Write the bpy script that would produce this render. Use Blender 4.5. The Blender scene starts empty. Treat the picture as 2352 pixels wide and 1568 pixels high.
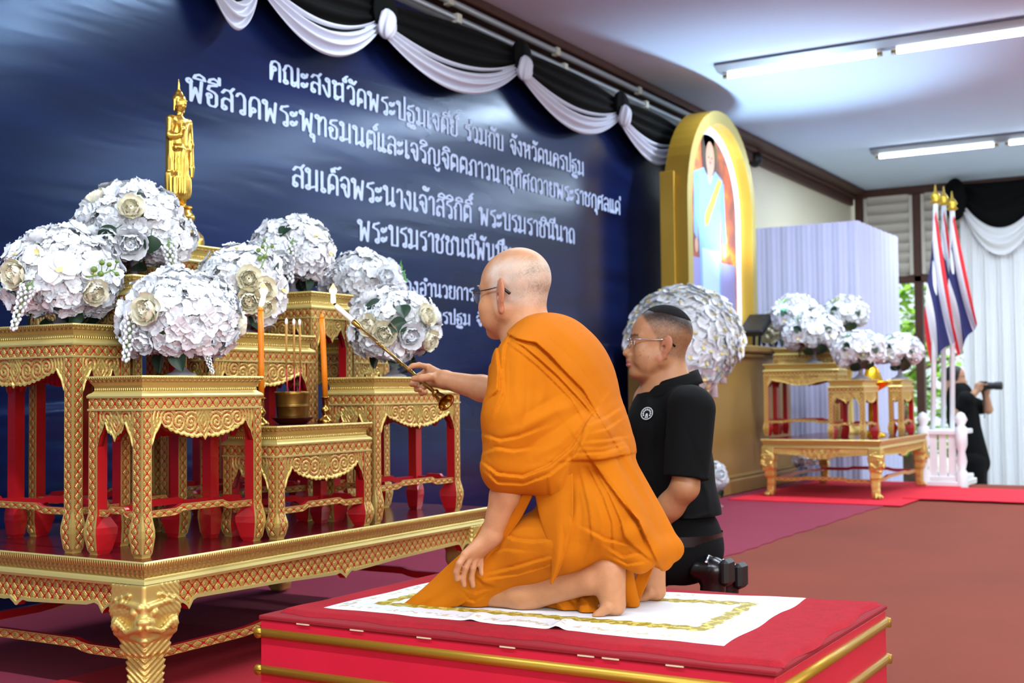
EXPOSURE = 0.14
import bpy, bmesh, math, random
import numpy as np
from mathutils import Vector, Matrix
SC = bpy.context.scene
COL = SC.collection
PI = math.pi
R = math.radians

# ------------------------------------------------------------------ camera
CAM_Z = 0.85
FPX, YAW, PIT, ROL = 2853.0, R(30.77), R(2.287), R(-0.63)
_f = np.array([math.cos(YAW)*math.cos(PIT), math.sin(YAW)*math.cos(PIT), math.sin(PIT)])
_r0 = np.array([math.sin(YAW), -math.cos(YAW), 0.0])
_u0 = np.cross(_r0, _f)
_rt = math.cos(ROL)*_r0 + math.sin(ROL)*_u0
_up = -math.sin(ROL)*_r0 + math.cos(ROL)*_u0
cd = bpy.data.cameras.new('camera')
cam = bpy.data.objects.new('camera', cd)
COL.objects.link(cam)
cd.sensor_width = 36.0
cd.lens = FPX*36.0/2352.0
cam.matrix_world = Matrix(((_rt[0], _up[0], -_f[0], 0), (_rt[1], _up[1], -_f[1], 0), (_rt[2], _up[2], -_f[2], CAM_Z), (0, 0, 0, 1)))
cd.dof.use_dof = True
cd.dof.focus_distance = 3.3
cd.dof.aperture_fstop = 4.6
cd.clip_end = 200
SC.camera = cam

# points from image pixels: a reference pixel cut with a plane of the room gives metres
def _ray(px, py): return _f + (px-1176)/FPX*_rt - (py-784)/FPX*_up
def onz(px, py, z): d = _ray(px, py); q = d*((z-CAM_Z)/d[2]); return Vector((q[0], q[1], z))
def ony(px, py, y): d = _ray(px, py); q = d*(y/d[1]); return Vector((q[0], y, q[2]+CAM_Z))
def onx(px, py, x): d = _ray(px, py); q = d*(x/d[0]); return Vector((x, q[1], q[2]+CAM_Z))

# ------------------------------------------------------------------ view + world
vs = SC.view_settings
vs.view_transform = 'Standard'; vs.look = 'None'; vs.gamma = 1.0; vs.use_curve_mapping = False
vs.exposure = EXPOSURE if 'EXPOSURE' in globals() else 0.0
SC.cycles.use_denoising = True
SC.cycles.max_bounces = 6; SC.cycles.diffuse_bounces = 3; SC.cycles.glossy_bounces = 3
SC.cycles.transmission_bounces = 4; SC.cycles.transparent_max_bounces = 8
SC.cycles.caustics_reflective = False; SC.cycles.caustics_refractive = False
W = bpy.data.worlds.new('daylight'); SC.world = W; W.use_nodes = True
bg = W.node_tree.nodes['Background']
bg.inputs[0].default_value = (0.80, 0.90, 1.0, 1); bg.inputs[1].default_value = 1.25

def area(name, loc, rot, sx, sy, power, col=(1, 1, 1), spread=180):
    l = bpy.data.lights.new(name, 'AREA'); l.shape = 'RECTANGLE'; l.size = sx; l.size_y = sy
    l.energy = power; l.color = col; l.spread = R(spread)
    o = bpy.data.objects.new(name, l); o.location = loc; o.rotation_euler = rot; COL.objects.link(o)
    return o
# added key lamp behind and beside the camera, standing in for soft daylight
area('added_key_area', (-0.9, -4.6, 2.4), (R(74), 0, R(-20)), 9.0, 2.6, 420, (1.0, 0.98, 0.95))

# ------------------------------------------------------------------ node helpers
class X:
    """tiny wrapper so that maths on shader sockets reads like maths"""
    def __init__(s, t, k): s.t = t; s.k = k
    def _m(s, op, o=None, c=None):
        n = s.t.nodes.new('ShaderNodeMath'); n.operation = op
        for i, v in enumerate((s, o, c)):
            if v is None: continue
            if isinstance(v, X): s.t.links.new(v.k, n.inputs[i])
            else: n.inputs[i].default_value = v
        return X(s.t, n.outputs[0])
    def __add__(s, o): return s._m('ADD', o)
    __radd__ = __add__
    def __sub__(s, o): return s._m('SUBTRACT', o)
    def __rsub__(s, o): return (s*-1.0)+o
    def __mul__(s, o): return s._m('MULTIPLY', o)
    __rmul__ = __mul__
    def __truediv__(s, o): return s._m('DIVIDE', o)
    def sin(s): return s._m('SINE')
    def cos(s): return s._m('COSINE')
    def abs(s): return s._m('ABSOLUTE')
    def fr(s): return s._m('FRACT')
    def lt(s, o): return s._m('LESS_THAN', o)
    def gt(s, o): return s._m('GREATER_THAN', o)
    def mn(s, o): return s._m('MINIMUM', o)
    def mx(s, o): return s._m('MAXIMUM', o)
    def sqrt(s): return s._m('SQRT')
    def atan2(s, o): return s._m('ARCTAN2', o)
    def ss(s, a, b):
        n = s.t.nodes.new('ShaderNodeMapRange'); n.interpolation_type = 'SMOOTHSTEP'
        s.t.links.new(s.k, n.inputs[0]); n.inputs[1].default_value = a; n.inputs[2].default_value = b
        return X(s.t, n.outputs[0])

def srgb(h):
    if isinstance(h, str):
        h = [int(h[i:i+2], 16)/255 for i in (0, 2, 4)]
    return tuple(c/12.92 if c <= .04045 else ((c+.055)/1.055)**2.4 for c in h)+(1,)

MATS = {}
def mat(name, col='808080', rough=.5, metal=0., spec=None, coat=0., sss=None, emit=None, sheen=0., alpha=None, trans=0., ior=None, noise=None, bump=None):
    """noise=(scale, amount) varies the colour, bump=(scale, strength, distance) roughens the surface"""
    if name in MATS: return MATS[name]
    m = bpy.data.materials.new(name); m.use_nodes = True; t = m.node_tree; b = t.nodes['Principled BSDF']
    c = srgb(col)
    b.inputs['Base Color'].default_value = c
    b.inputs['Roughness'].default_value = rough; b.inputs['Metallic'].default_value = metal
    if spec is not None: b.inputs['Specular IOR Level'].default_value = spec
    if coat: b.inputs['Coat Weight'].default_value = coat; b.inputs['Coat Roughness'].default_value = .15
    if sheen: b.inputs['Sheen Weight'].default_value = sheen; b.inputs['Sheen Roughness'].default_value = .5
    if sss: b.inputs['Subsurface Weight'].default_value = sss[0]; b.inputs['Subsurface Radius'].default_value = sss[1]; b.inputs['Subsurface Scale'].default_value = sss[2]
    if emit: b.inputs['Emission Color'].default_value = srgb(emit[0]); b.inputs['Emission Strength'].default_value = emit[1]
    if trans: b.inputs['Transmission Weight'].default_value = trans
    if ior: b.inputs['IOR'].default_value = ior
    if alpha is not None: b.inputs['Alpha'].default_value = alpha
    if noise or bump:
        tc = t.nodes.new('ShaderNodeTexCoord')
    if noise:
        n = t.nodes.new('ShaderNodeTexNoise'); n.inputs['Scale'].default_value = noise[0]; n.inputs['Detail'].default_value = 4
        t.links.new(tc.outputs['Object'], n.inputs['Vector'])
        mx = t.nodes.new('ShaderNodeMixRGB'); mx.blend_type = 'MIX'
        mx.inputs[1].default_value = tuple(v*(1-noise[1]) for v in c[:3])+(1,); mx.inputs[2].default_value = tuple(min(1, v*(1+noise[1])) for v in c[:3])+(1,)
        t.links.new(n.outputs[0], mx.inputs[0]); t.links.new(mx.outputs[0], b.inputs['Base Color'])
    if bump:
        n = t.nodes.new('ShaderNodeTexNoise'); n.inputs['Scale'].default_value = bump[0]; n.inputs['Detail'].default_value = 3
        t.links.new(tc.outputs['Object'], n.inputs['Vector'])
        bp = t.nodes.new('ShaderNodeBump'); bp.inputs['Strength'].default_value = bump[1]; bp.inputs['Distance'].default_value = bump[2]
        t.links.new(n.outputs[0], bp.inputs['Height']); t.links.new(bp.outputs[0], b.inputs['Normal'])
    MATS[name] = m
    return m

def uvx(m):
    t = m.node_tree
    n = t.nodes.new('ShaderNodeUVMap'); s = t.nodes.new('ShaderNodeSeparateXYZ'); t.links.new(n.outputs[0], s.inputs[0])
    return t, X(t, s.outputs[0]), X(t, s.outputs[1])
def objx(m):
    t = m.node_tree
    n = t.nodes.new('ShaderNodeTexCoord'); s = t.nodes.new('ShaderNodeSeparateXYZ'); t.links.new(n.outputs['Object'], s.inputs[0])
    return t, X(t, s.outputs[0]), X(t, s.outputs[1]), X(t, s.outputs[2])
def bsdf(m): return m.node_tree.nodes['Principled BSDF']
def colmix(m, fac, c1, c2, metal=None):
    t = m.node_tree; mx = t.nodes.new('ShaderNodeMixRGB')
    t.links.new(fac.k, mx.inputs[0])
    for i, c in ((1, c1), (2, c2)):
        if hasattr(c, 'links'): t.links.new(c, mx.inputs[i])
        else: mx.inputs[i].default_value = c if not isinstance(c, str) else srgb(c)
    t.links.new(mx.outputs[0], bsdf(m).inputs['Base Color'])
    return mx.outputs[0]
def bumpit(m, h, dist, strength=1.0):
    t = m.node_tree; bp = t.nodes.new('ShaderNodeBump'); bp.inputs['Strength'].default_value = strength; bp.inputs['Distance'].default_value = dist
    t.links.new(h.k, bp.inputs['Height']); t.links.new(bp.outputs[0], bsdf(m).inputs['Normal'])

# ------------------------------------------------------------------ mesh helpers
class MB:
    """collects shapes, then builds them as ONE mesh object"""
    def __init__(s): s.v = []; s.f = []; s.m = []; s.uv = []; s.sm = []
    def add(s, vs_, fs_, mi=0, uvs=None, smooth=False):
        o = len(s.v); s.v += [tuple(p) for p in vs_]
        for k, f in enumerate(fs_):
            s.f.append(tuple(i+o for i in f)); s.m.append(mi[k] if isinstance(mi, (list, tuple)) else mi); s.sm.append(smooth)
            s.uv.append([uvs[i] for i in f] if uvs is not None else [(0, 0)]*len(f))
        return s
    def box(s, lo, hi, mi=0, ch=0., T=None):
        x0, y0, z0 = lo; x1, y1, z1 = hi
        if ch <= 0:
            v = [(x, y, z) for z in (z0, z1) for y in (y0, y1) for x in (x0, x1)]
            f = [(0, 2, 3, 1), (4, 5, 7, 6), (0, 1, 5, 4), (2, 6, 7, 3), (0, 4, 6, 2), (1, 3, 7, 5)]
        else:
            c = min(ch, (x1-x0)*.49, (y1-y0)*.49, (z1-z0)*.49)
            cs = [(sx, sy, sz) for sz in (0, 1) for sy in (0, 1) for sx in (0, 1)]
            v = []
            for a in range(3):
                for (sx, sy, sz) in cs:
                    p = [x1 if sx else x0, y1 if sy else y0, z1 if sz else z0]
                    for b, sg in enumerate((sx, sy, sz)):
                        if b != a: p[b] += -c if sg else c
                    v.append(tuple(p))
            I = lambda a, sx, sy, sz: a*8+sz*4+sy*2+sx
            f = []
            for a in range(3):
                for e in (0, 1):
                    q = []
                    for (i, j) in ((0, 0), (1, 0), (1, 1), (0, 1)):
                        s3 = [0, 0, 0]; s3[a] = e; s3[(a+1) % 3] = i; s3[(a+2) % 3] = j
                        q.append(I(a, *s3))
                    f.append(tuple(q if e else q[::-1]))
            for a in range(3):
                b, c2 = (a+1) % 3, (a+2) % 3
                for i in (0, 1):
                    for j in (0, 1):
                        def P(k, e):
                            s3 = [0, 0, 0]; s3[a] = e; s3[b] = i; s3[c2] = j; return I(k, *s3)
                        q = (P(b, 0), P(b, 1), P(c2, 1), P(c2, 0))
                        f.append(q if (i ^ j) else q[::-1])
            for (sx, sy, sz) in cs:
                q = (I(0, sx, sy, sz), I(1, sx, sy, sz), I(2, sx, sy, sz))
                f.append(q if (sx+sy+sz) % 2 else q[::-1])
        if T: v = [tuple(T @ Vector(p)) for p in v]
        return s.add(v, f, mi)
    def tube(s, pts, rad, n=10, mi=0, cap=True, smooth=True, T=None):
        pts = [Vector(p) for p in pts]; L = len(pts)
        rad = rad if isinstance(rad, (list, tuple)) else [rad]*L
        v = []; f = []; up = None
        for i, p in enumerate(pts):
            t = (pts[min(i+1, L-1)]-pts[max(i-1, 0)]).normalized()
            if up is None: up = Vector((0, 0, 1)) if abs(t.z) < .9 else Vector((1, 0, 0))
            a = t.cross(up).normalized(); b = a.cross(t).normalized(); up = b
            for k in range(n):
                an = 2*PI*k/n; v.append(p+rad[i]*(math.cos(an)*a+math.sin(an)*b))
        for i in range(L-1):
            for k in range(n):
                k2 = (k+1) % n; f.append((i*n+k, i*n+k2, (i+1)*n+k2, (i+1)*n+k))
        if cap:
            f.append(tuple(range(n))[::-1]); f.append(tuple((L-1)*n+k for k in range(n)))
        if T: v = [T @ p for p in v]
        return s.add(v, f, mi, smooth=smooth)
    def lathe(s, prof, n=24, mi=0, c=(0, 0, 0), smooth=True, T=None, mis=None, rmod=None):
        v = []; f = []; ms = []
        for (r, z) in prof:
            for k in range(n):
                an = 2*PI*k/n; rr = max(r, 1e-5)*(rmod(an, z) if rmod else 1)
                v.append((c[0]+rr*math.cos(an), c[1]+rr*math.sin(an), c[2]+z))
        for i in range(len(prof)-1):
            for k in range(n):
                k2 = (k+1) % n; f.append((i*n+k, i*n+k2, (i+1)*n+k2, (i+1)*n+k)); ms.append(mis[i] if mis else mi)
        if T: v = [tuple(T @ Vector(p)) for p in v]
        return s.add(v, f, ms, smooth=smooth)
    def prism(s, poly, z0, z1, mi=0, T=None, smooth=False):
        n = len(poly); v = [(x, y, z0) for x, y in poly]+[(x, y, z1) for x, y in poly]
        f = [tuple(range(n))[::-1], tuple(range(n, 2*n))]+[(k, (k+1) % n, n+(k+1) % n, n+k) for k in range(n)]
        if T: v = [tuple(T @ Vector(p)) for p in v]
        return s.add(v, f, mi, smooth=smooth)
    def grid(s, fn, nu, nv, mi=0, smooth=True, uvf=None, wrap=False):
        v = []; u_ = []
        for j in range(nv+1):
            for i in range(nu+1):
                v.append(fn(i/nu, j/nv)); u_.append(uvf(i/nu, j/nv) if uvf else (i/nu, j/nv))
        f = [(j*(nu+1)+i, j*(nu+1)+i+1, (j+1)*(nu+1)+i+1, (j+1)*(nu+1)+i) for j in range(nv) for i in range(nu)]
        return s.add(v, f, mi, u_, smooth)
    def ball(s, c, r, n=12, m=8, mi=0, T=None):
        rx, ry, rz = r if isinstance(r, (tuple, list)) else (r, r, r)
        v = []; f = []
        for j in range(m+1):
            th = PI*j/m
            for k in range(n):
                ph = 2*PI*k/n; p = Vector((rx*math.sin(th)*math.cos(ph), ry*math.sin(th)*math.sin(ph), rz*math.cos(th)))
                if T: p = T @ p
                v.append(p+Vector(c))
        for j in range(m):
            for k in range(n):
                k2 = (k+1) % n; f.append((j*n+k, (j+1)*n+k, (j+1)*n+k2, j*n+k2))
        return s.add(v, f, mi, smooth=True)
    def mesh(s, name, mats):
        me = bpy.data.meshes.new(name); me.from_pydata(s.v, [], s.f)
        for m in (mats if isinstance(mats, (list, tuple)) else [mats]): me.materials.append(m)
        me.polygons.foreach_set('material_index', s.m); me.polygons.foreach_set('use_smooth', s.sm)
        uv = me.uv_layers.new(name='UVMap'); uv.data.foreach_set('uv', [c for q in s.uv for p in q for c in p])
        me.update(); return me
    def build(s, name, mats, parent=None, **kw): return obj(name, s.mesh(name, mats), parent, **kw)

def obj(name, me, parent=None, loc=None, rot=None, label=None):
    o = bpy.data.objects.new(name, me); COL.objects.link(o)
    if parent is not None: o.parent = parent
    if loc is not None: o.location = loc
    if rot is not None: o.rotation_euler = rot
    if label: o['label'] = label
    return o
def tag(o, label, cat, group=None):
    o['label'] = label; o['category'] = cat
    if group: o['group'] = group
    return o
def struct(o): o['kind'] = 'structure'; return o
def thing(name, label, cat, loc=(0, 0, 0), rz=0., group=None):
    o = bpy.data.objects.new(name, None); COL.objects.link(o); o.empty_display_size = .05
    o.location = loc; o.rotation_euler = (0, 0, rz)
    return tag(o, label, cat, group)
def copy_tree(o, parent=None):
    c = o.copy(); COL.objects.link(c); c.parent = parent
    for ch in list(o.children): copy_tree(ch, c)
    return c
def lerp(a, b, t): return a+(b-a)*t
def interp(x, pts):
    if x <= pts[0][0]: return pts[0][1]
    for (a, b), (c, d) in zip(pts, pts[1:]):
        if x <= c: return b+(d-b)*(x-a)/(c-a)
    return pts[-1][1]

# ------------------------------------------------------------------ sculpting: distance fields meshed by surface nets
class SDF:
    """list of blended solids; each solid: (fn, bound centre, bound radius, blend, sign)"""
    def __init__(s): s.p = []; s.disp = None
    def _add(s, fn, c, r, k, sg=1): s.p.append((fn, np.array(c, float), r, k, sg)); return s
    def cap(s, a, b, ra, rb=None, k=.02, sg=1, flat=None):
        rb = ra if rb is None else rb; a = np.array(a, float); b = np.array(b, float); ab = b-a; L2 = max(ab@ab, 1e-12)
        def fn(P):
            t = np.clip(((P-a)@ab)/L2, 0, 1); return np.linalg.norm(P-(a+t[:, None]*ab), axis=1)-(ra+t*(rb-ra))
        return s._add(fn, (a+b)/2, math.sqrt(L2)/2+max(ra, rb), k, sg)
    def ell(s, c, r, rot=None, k=.02, sg=1):
        c = np.array(c, float); r = np.array(r, float)
        Rm = np.array(rot.to_3x3() if rot is not None else Matrix.Identity(3)).T
        def fn(P):
            q = (P-c)@Rm.T; k0 = np.linalg.norm(q/r, axis=1); k1 = np.linalg.norm(q/(r*r), axis=1)
            return np.where(k1 > 1e-9, k0*(k0-1)/np.maximum(k1, 1e-9), -r.min())
        return s._add(fn, c, r.max(), k, sg)
    def rbox(s, c, h, rd, rot=None, k=.02, sg=1):
        c = np.array(c, float); h = np.array(h, float)-rd
        Rm = np.array(rot.to_3x3() if rot is not None else Matrix.Identity(3)).T
        def fn(P):
            q = np.abs((P-c)@Rm.T)-h; return np.linalg.norm(np.maximum(q, 0), axis=1)+np.minimum(q.max(axis=1), 0)-rd
        return s._add(fn, c, np.linalg.norm(h)+rd, k, sg)
    def chain(s, pts, rad, k=.015, sg=1):
        for i in range(len(pts)-1): s.cap(pts[i], pts[i+1], rad[i], rad[i+1], k, sg)
        return s
    def eval(s, P, prims=None):
        d = np.full(len(P), 1e3)
        for (fn, c, r, k, sg) in (s.p if prims is None else prims):
            e = fn(P)
            if sg > 0:
                h = np.maximum(k-np.abs(d-e), 0)/max(k, 1e-9); d = np.minimum(d, e)-h*h*k*.25
            else:
                e = -e; h = np.maximum(k-np.abs(d-e), 0)/max(k, 1e-9); d = np.maximum(d, e)+h*h*k*.25
        if s.disp is not None: d = d+s.disp(P)
        return d
    def mesh(s, lo, hi, step, margin=.012, keep=None):
        lo = np.array(lo, float); hi = np.array(hi, float); B = 12
        nb = np.ceil((hi-lo)/(step*B)).astype(int); n = nb*B+1
        V = np.full(n, 1.0, np.float32); hd = step*B*math.sqrt(3)/2
        loc = np.stack(np.meshgrid(*[np.arange(B+1)]*3, indexing='ij'), -1).reshape(-1, 3)*step
        for bi in range(nb[0]):
            for bj in range(nb[1]):
                for bk in range(nb[2]):
                    o = lo+np.array((bi, bj, bk))*B*step; c = o+B*step/2
                    pr = [p for p in s.p if np.linalg.norm(c-p[1])-p[2] < hd+p[3]+margin+.03 or p[4] < 0]
                    sl = tuple(slice(b*B, b*B+B+1) for b in (bi, bj, bk))
                    if not any(p[4] > 0 for p in pr): continue
                    dc = s.eval(c[None], pr)[0]
                    if abs(dc) > hd+margin: V[sl] = dc; continue
                    V[sl] = s.eval(loc+o, pr).reshape((B+1,)*3)
        return surface_nets(V, lo, step)
def surface_nets(V, lo, step):
    S = V < 0
    n = V.shape
    c = np.zeros((n[0]-1, n[1]-1, n[2]-1), np.int8)
    for i in (0, 1):
        for j in (0, 1):
            for k in (0, 1): c += S[i:n[0]-1+i, j:n[1]-1+j, k:n[2]-1+k]
    act = (c > 0) & (c < 8)
    idx = np.argwhere(act); m = len(idx)
    ids = np.full(act.shape, -1, np.int64); ids[act] = np.arange(m)
    acc = np.zeros((m, 3)); cnt = np.zeros(m)
    cor = [(i, j, k) for i in (0, 1) for j in (0, 1) for k in (0, 1)]
    for a in range(8):
        for b in range(a+1, 8):
            ca, cb = np.array(cor[a]), np.array(cor[b])
            if np.abs(ca-cb).sum() != 1: continue
            va = V[tuple((idx+ca).T)]; vb = V[tuple((idx+cb).T)]
            x = (va < 0) != (vb < 0)
            t = np.where(x, va/np.where(x, va-vb, 1), 0)[:, None]
            acc += np.where(x[:, None], ca+t*(cb-ca), 0); cnt += x
    P = lo+(idx+acc/cnt[:, None])*step
    F = []
    for ax in range(3):
        o1, o2 = (ax+1) % 3, (ax+2) % 3
        sl0 = [slice(None)]*3; sl1 = [slice(None)]*3
        sl0[ax] = slice(0, n[ax]-1); sl1[ax] = slice(1, n[ax])
        for q in (o1, o2): sl0[q] = slice(1, n[q]-1); sl1[q] = slice(1, n[q]-1)
        A = S[tuple(sl0)]; Bq = S[tuple(sl1)]
        e = np.argwhere(A != Bq)
        if not len(e): continue
        flip = A[tuple(e.T)]
        base = e.copy(); base[:, o1] += 1; base[:, o2] += 1
        def I(d1, d2):
            q = base.copy(); q[:, o1] += d1; q[:, o2] += d2; return ids[tuple(q.T)]
        quad = np.stack([I(-1, -1), I(0, -1), I(0, 0), I(-1, 0)], 1)
        quad[~flip] = quad[~flip][:, ::-1]
        F.append(quad)
    return P, np.concatenate(F)
def npmesh(name, P, F, mats, smooth=True, mi=None, col=None):
    me = bpy.data.meshes.new(name); me.vertices.add(len(P)); me.vertices.foreach_set('co', np.ascontiguousarray(P, np.float32).ravel())
    k = F.shape[1]; me.loops.add(len(F)*k); me.loops.foreach_set('vertex_index', np.ascontiguousarray(F, np.int32).ravel())
    me.polygons.add(len(F)); me.polygons.foreach_set('loop_start', np.arange(0, len(F)*k, k, dtype=np.int32)); me.polygons.foreach_set('loop_total', np.full(len(F), k, np.int32))
    for m in (mats if isinstance(mats, (list, tuple)) else [mats]): me.materials.append(m)
    me.polygons.foreach_set('use_smooth', np.full(len(F), smooth))
    if mi is not None: me.polygons.foreach_set('material_index', np.asarray(mi, np.int32))
    me.update(calc_edges=True); me.validate()
    if col is not None:
        a = me.color_attributes.new('Tone', 'FLOAT_COLOR', 'POINT'); a.data.foreach_set('color', np.ascontiguousarray(col, np.float32).ravel())
    return me
def submesh(P, F, keep):
    F = F[keep]; u, inv = np.unique(F, return_inverse=True); return P[u], inv.reshape(F.shape)
def relax(P, F, n=2, lam=.5):
    """light Laplacian smoothing"""
    e = np.concatenate([F[:, [i, (i+1) % F.shape[1]]] for i in range(F.shape[1])]); e = np.concatenate([e, e[:, ::-1]])
    cnt = np.bincount(e[:, 0], minlength=len(P)).astype(float)[:, None]
    for _ in range(n):
        Q = np.stack([np.bincount(e[:, 0], weights=P[e[:, 1], k], minlength=len(P)) for k in range(3)], 1)/np.maximum(cnt, 1)
        P = P+lam*(Q-P)
    return P
# ------------------------------------------------------------------ room shell
CEIL, YW, XF = 3.40, 4.45, 16.1
GOLD = mat('gold_paint', 'D9BC6A', .37, .52, bump=(220, .12, .002))
GOLDL = mat('gold_satin', 'D6C67C', .40, .45)
RED = mat('red_lacquer', 'B4151C', .32, 0, coat=.25, noise=(9, .12))
WHITE = mat('white_plastic', 'EDEFF2', .4)
BLACK = mat('black_plastic', '101114', .45)
WOODB = mat('brown_timber', '4A2A20', .55, noise=(14, .25))

floor_m = mat('brown_red_carpet', '7C3018', .95, noise=(1.3, .22), bump=(900, .25, .004))
maroon_m = mat('maroon_carpet', '86203C', .95, noise=(3, .08), bump=(900, .2, .004))
crimson_m = mat('crimson_carpet', 'A8081C', .95, noise=(6, .1), bump=(900, .2, .004))
redrun_m = mat('bright_red_carpet', 'D8122E', .95, noise=(4, .1), bump=(900, .2, .004))
ceil_m = mat('painted_ceiling', 'CFE1F8', .9, noise=(.5, .03))
wall_m = mat('cream_wall', 'E3DCC4', .9, noise=(2, .03))
conc_m = mat('pale_concrete', 'BDBBB4', .9, noise=(1.2, .1))

def slab(name, lo, hi, m, ch=0.): return struct(MB().box(lo, hi, 0, ch).build(name, m))
slab('floor', (-3.0, -3.0, -0.12), (11.35, YW, 0.0), floor_m)
slab('trim_1', (-3.0, -3.03, -0.75), (11.38, YW, -0.125), mat('stage_timber', '6B4A34', .7))
slab('trim_2', (-8, -9, -0.95), (30, 12, -0.75), conc_m)
slab('ceiling', (-6, -7.0, CEIL), (XF+.3, YW+.15, CEIL+.12), ceil_m)
slab('wall_left', (-6, YW, -0.75), (XF+.3, YW+.15, CEIL), wall_m)
# dark timber cornice along the left wall, a step lower nearer the far corner
b = MB()
b.box((-6, YW-.10, CEIL-.10), (XF, YW-.002, CEIL-.001), 0, .008); b.box((-6, YW-.22, CEIL-.06), (XF, YW-.10, CEIL-.001), 0, .008); b.box((9.5, YW-.06, CEIL-.19), (XF, YW-.002, CEIL-.10), 0, .006)
struct(b.build('trim_3', WOODB))
# far wall: timber frame, two louvred windows, open bays below
b = MB()
b.box((XF, 1.6, CEIL-.10), (XF+.12, YW, CEIL-.001), 0, .01)
for y in (YW-.12, 3.60, 2.88, 1.7): b.box((XF, y-.05, -0.75), (XF+.12, y+.05, CEIL-.10), 0, .008)
b.box((XF, 1.7, 2.17), (XF+.12, YW-.12, 2.26), 0, .008)
struct(b.build('wall_far', WOODB))
slab('wall_near_added', (-6, -9.2, -0.75), (XF+.3, -9.0, CEIL+.12), mat('added_wall_grey', '55524F', .9))  # unseen dark wall, added to cut ambient light and dim the backdrop reflections
slab('trim_5', (-6, -9.2, CEIL), (XF+.3, -7, CEIL+.12), ceil_m)
slab('wall_right', (XF-.02, -7, -0.75), (XF+.12, 1.6, CEIL), wall_m)
louv_m = mat('louvre_slat', 'CFCBC2', .6)
for n, (y0, y1) in enumerate(((3.65, YW-.18), (2.93, 3.55))):
    w = MB()
    for (a, c) in ((y0, y0+.05), (y1-.05, y1)): w.box((XF+.01, a, 2.27), (XF+.09, c, CEIL-.11), 0, .005)
    for k in range(8):
        z = 2.30+k*.128
        w.box((-.075, y0+.05, -.008), (.075, y1-.05, .008), 0, .003, T=Matrix.Translation((XF+.05, 0, z+.06)) @ Matrix.Rotation(R(58), 4, 'Y'))
    w.box((XF+.10, y0, 2.26), (XF+.112, y1, CEIL-.10), 0)
    struct(w.build('window_%d' % (n+1), louv_m))

# ------------------------------------------------------------------ carpets
def rug(name, pts, z, m, label, cat='carpet', th=.006, rag=.012, seed=1):
    """cut carpet with slightly wavy edges lying flat"""
    rn = random.Random(seed); P = []
    for i in range(len(pts)):
        a, c = Vector(pts[i]), Vector(pts[(i+1) % len(pts)]); n = max(2, int((c-a).length/.12)); nr = Vector((-(c-a).y, (c-a).x)).normalized()
        for k in range(n): P.append(a.lerp(c, k/n)+nr*rn.uniform(-rag, rag)*(k > 0))
    return tag(MB().prism([(p.x, p.y) for p in P], z, z+th, 0).build(name, m), label, cat)
rug('carpet', [(-2.9, 2.34), (8.2, 2.30), (11.3, 2.22), (11.3, 4.1), (-2.9, 4.1)], 0.0, maroon_m, 'wide maroon carpet lying along the foot of the navy backdrop', seed=3)
rug('carpet', [(1.2, 1.2), (4.2, 1.2), (4.2, 3.05), (1.2, 3.05)], 0.007, crimson_m, 'deep crimson carpet under the front of the near altar', seed=4)
rug('carpet', [(8.97, 2.16), (10.9, 2.12), (11.25, 2.36), (11.2, 3.4), (8.97, 3.45)], 0.007, redrun_m, 'square of bright red carpet under the far altar table', seed=5)
rug('carpet_runner', [(9.42, -2.5), (10.45, -2.5), (10.7, 2.40), (9.52, 2.28)], 0.0135, redrun_m, 'bright red runner leading up to the far altar', 'carpet', seed=6)

# ------------------------------------------------------------------ ceiling lamps
tube_m = mat('lit_tube', 'F4FBFF', .3, emit=('EAF6FF', 14))
steel_m = mat('grey_enamel', '8E949C', .45, .2)
brass_cap = mat('tube_cap', '9A8A3A', .4, .8)
def ceiling_lamp(x, y0, n, label):
    """batten with a row of 1.2 m tubes running across the hall"""
    L = n*1.31
    r = thing('fluorescent_lamp', label, 'ceiling lamp', (x, y0, CEIL), 0, 'fluorescent battens')
    MB().prism([(-.11, 0), (-.13, -.02), (-.05, -.055), (.05, -.055), (.13, -.02), (.11, 0)], 0, L, 0, T=Matrix.Rotation(R(90), 4, 'X')).build('housing', steel_m, r)
    for k in range(n):
        a = -k*1.31-.06
        MB().tube([(0, a, -.085), (0, a-1.19, -.085)], .017, 12, 0).build('tube', tube_m, r)
        for y in (a+.005, a-1.195): MB().tube([(0, y+.02, -.085), (0, y-.02, -.085)], .0185, 12, 1).box((-.015, y-.018, -.1), (.015, y+.018, -.052), 0, .003).build('end_cap', [WHITE, brass_cap], r)
        l = area('tube_light', (x, y0+a-.6, CEIL-.11), (0, 0, R(90)), 1.15, .05, TUBE_W, (.78, .90, 1.0))
        l.parent = None
    return r
TUBE_W = 42
ceiling_lamp(9.24, 3.56, 5, 'nearer lit fluorescent batten across the ceiling')
ceiling_lamp(13.4, 3.44, 5, 'farther lit fluorescent batten across the ceiling, beyond the gold arch')
for xx in (5.1, 0.96): 
    for k in range(4):
        area('tube_light', (xx, 2.9-k*1.31, CEIL-.11), (0, 0, R(90)), 1.15, .05, TUBE_W, (.78, .90, 1.0))

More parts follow.
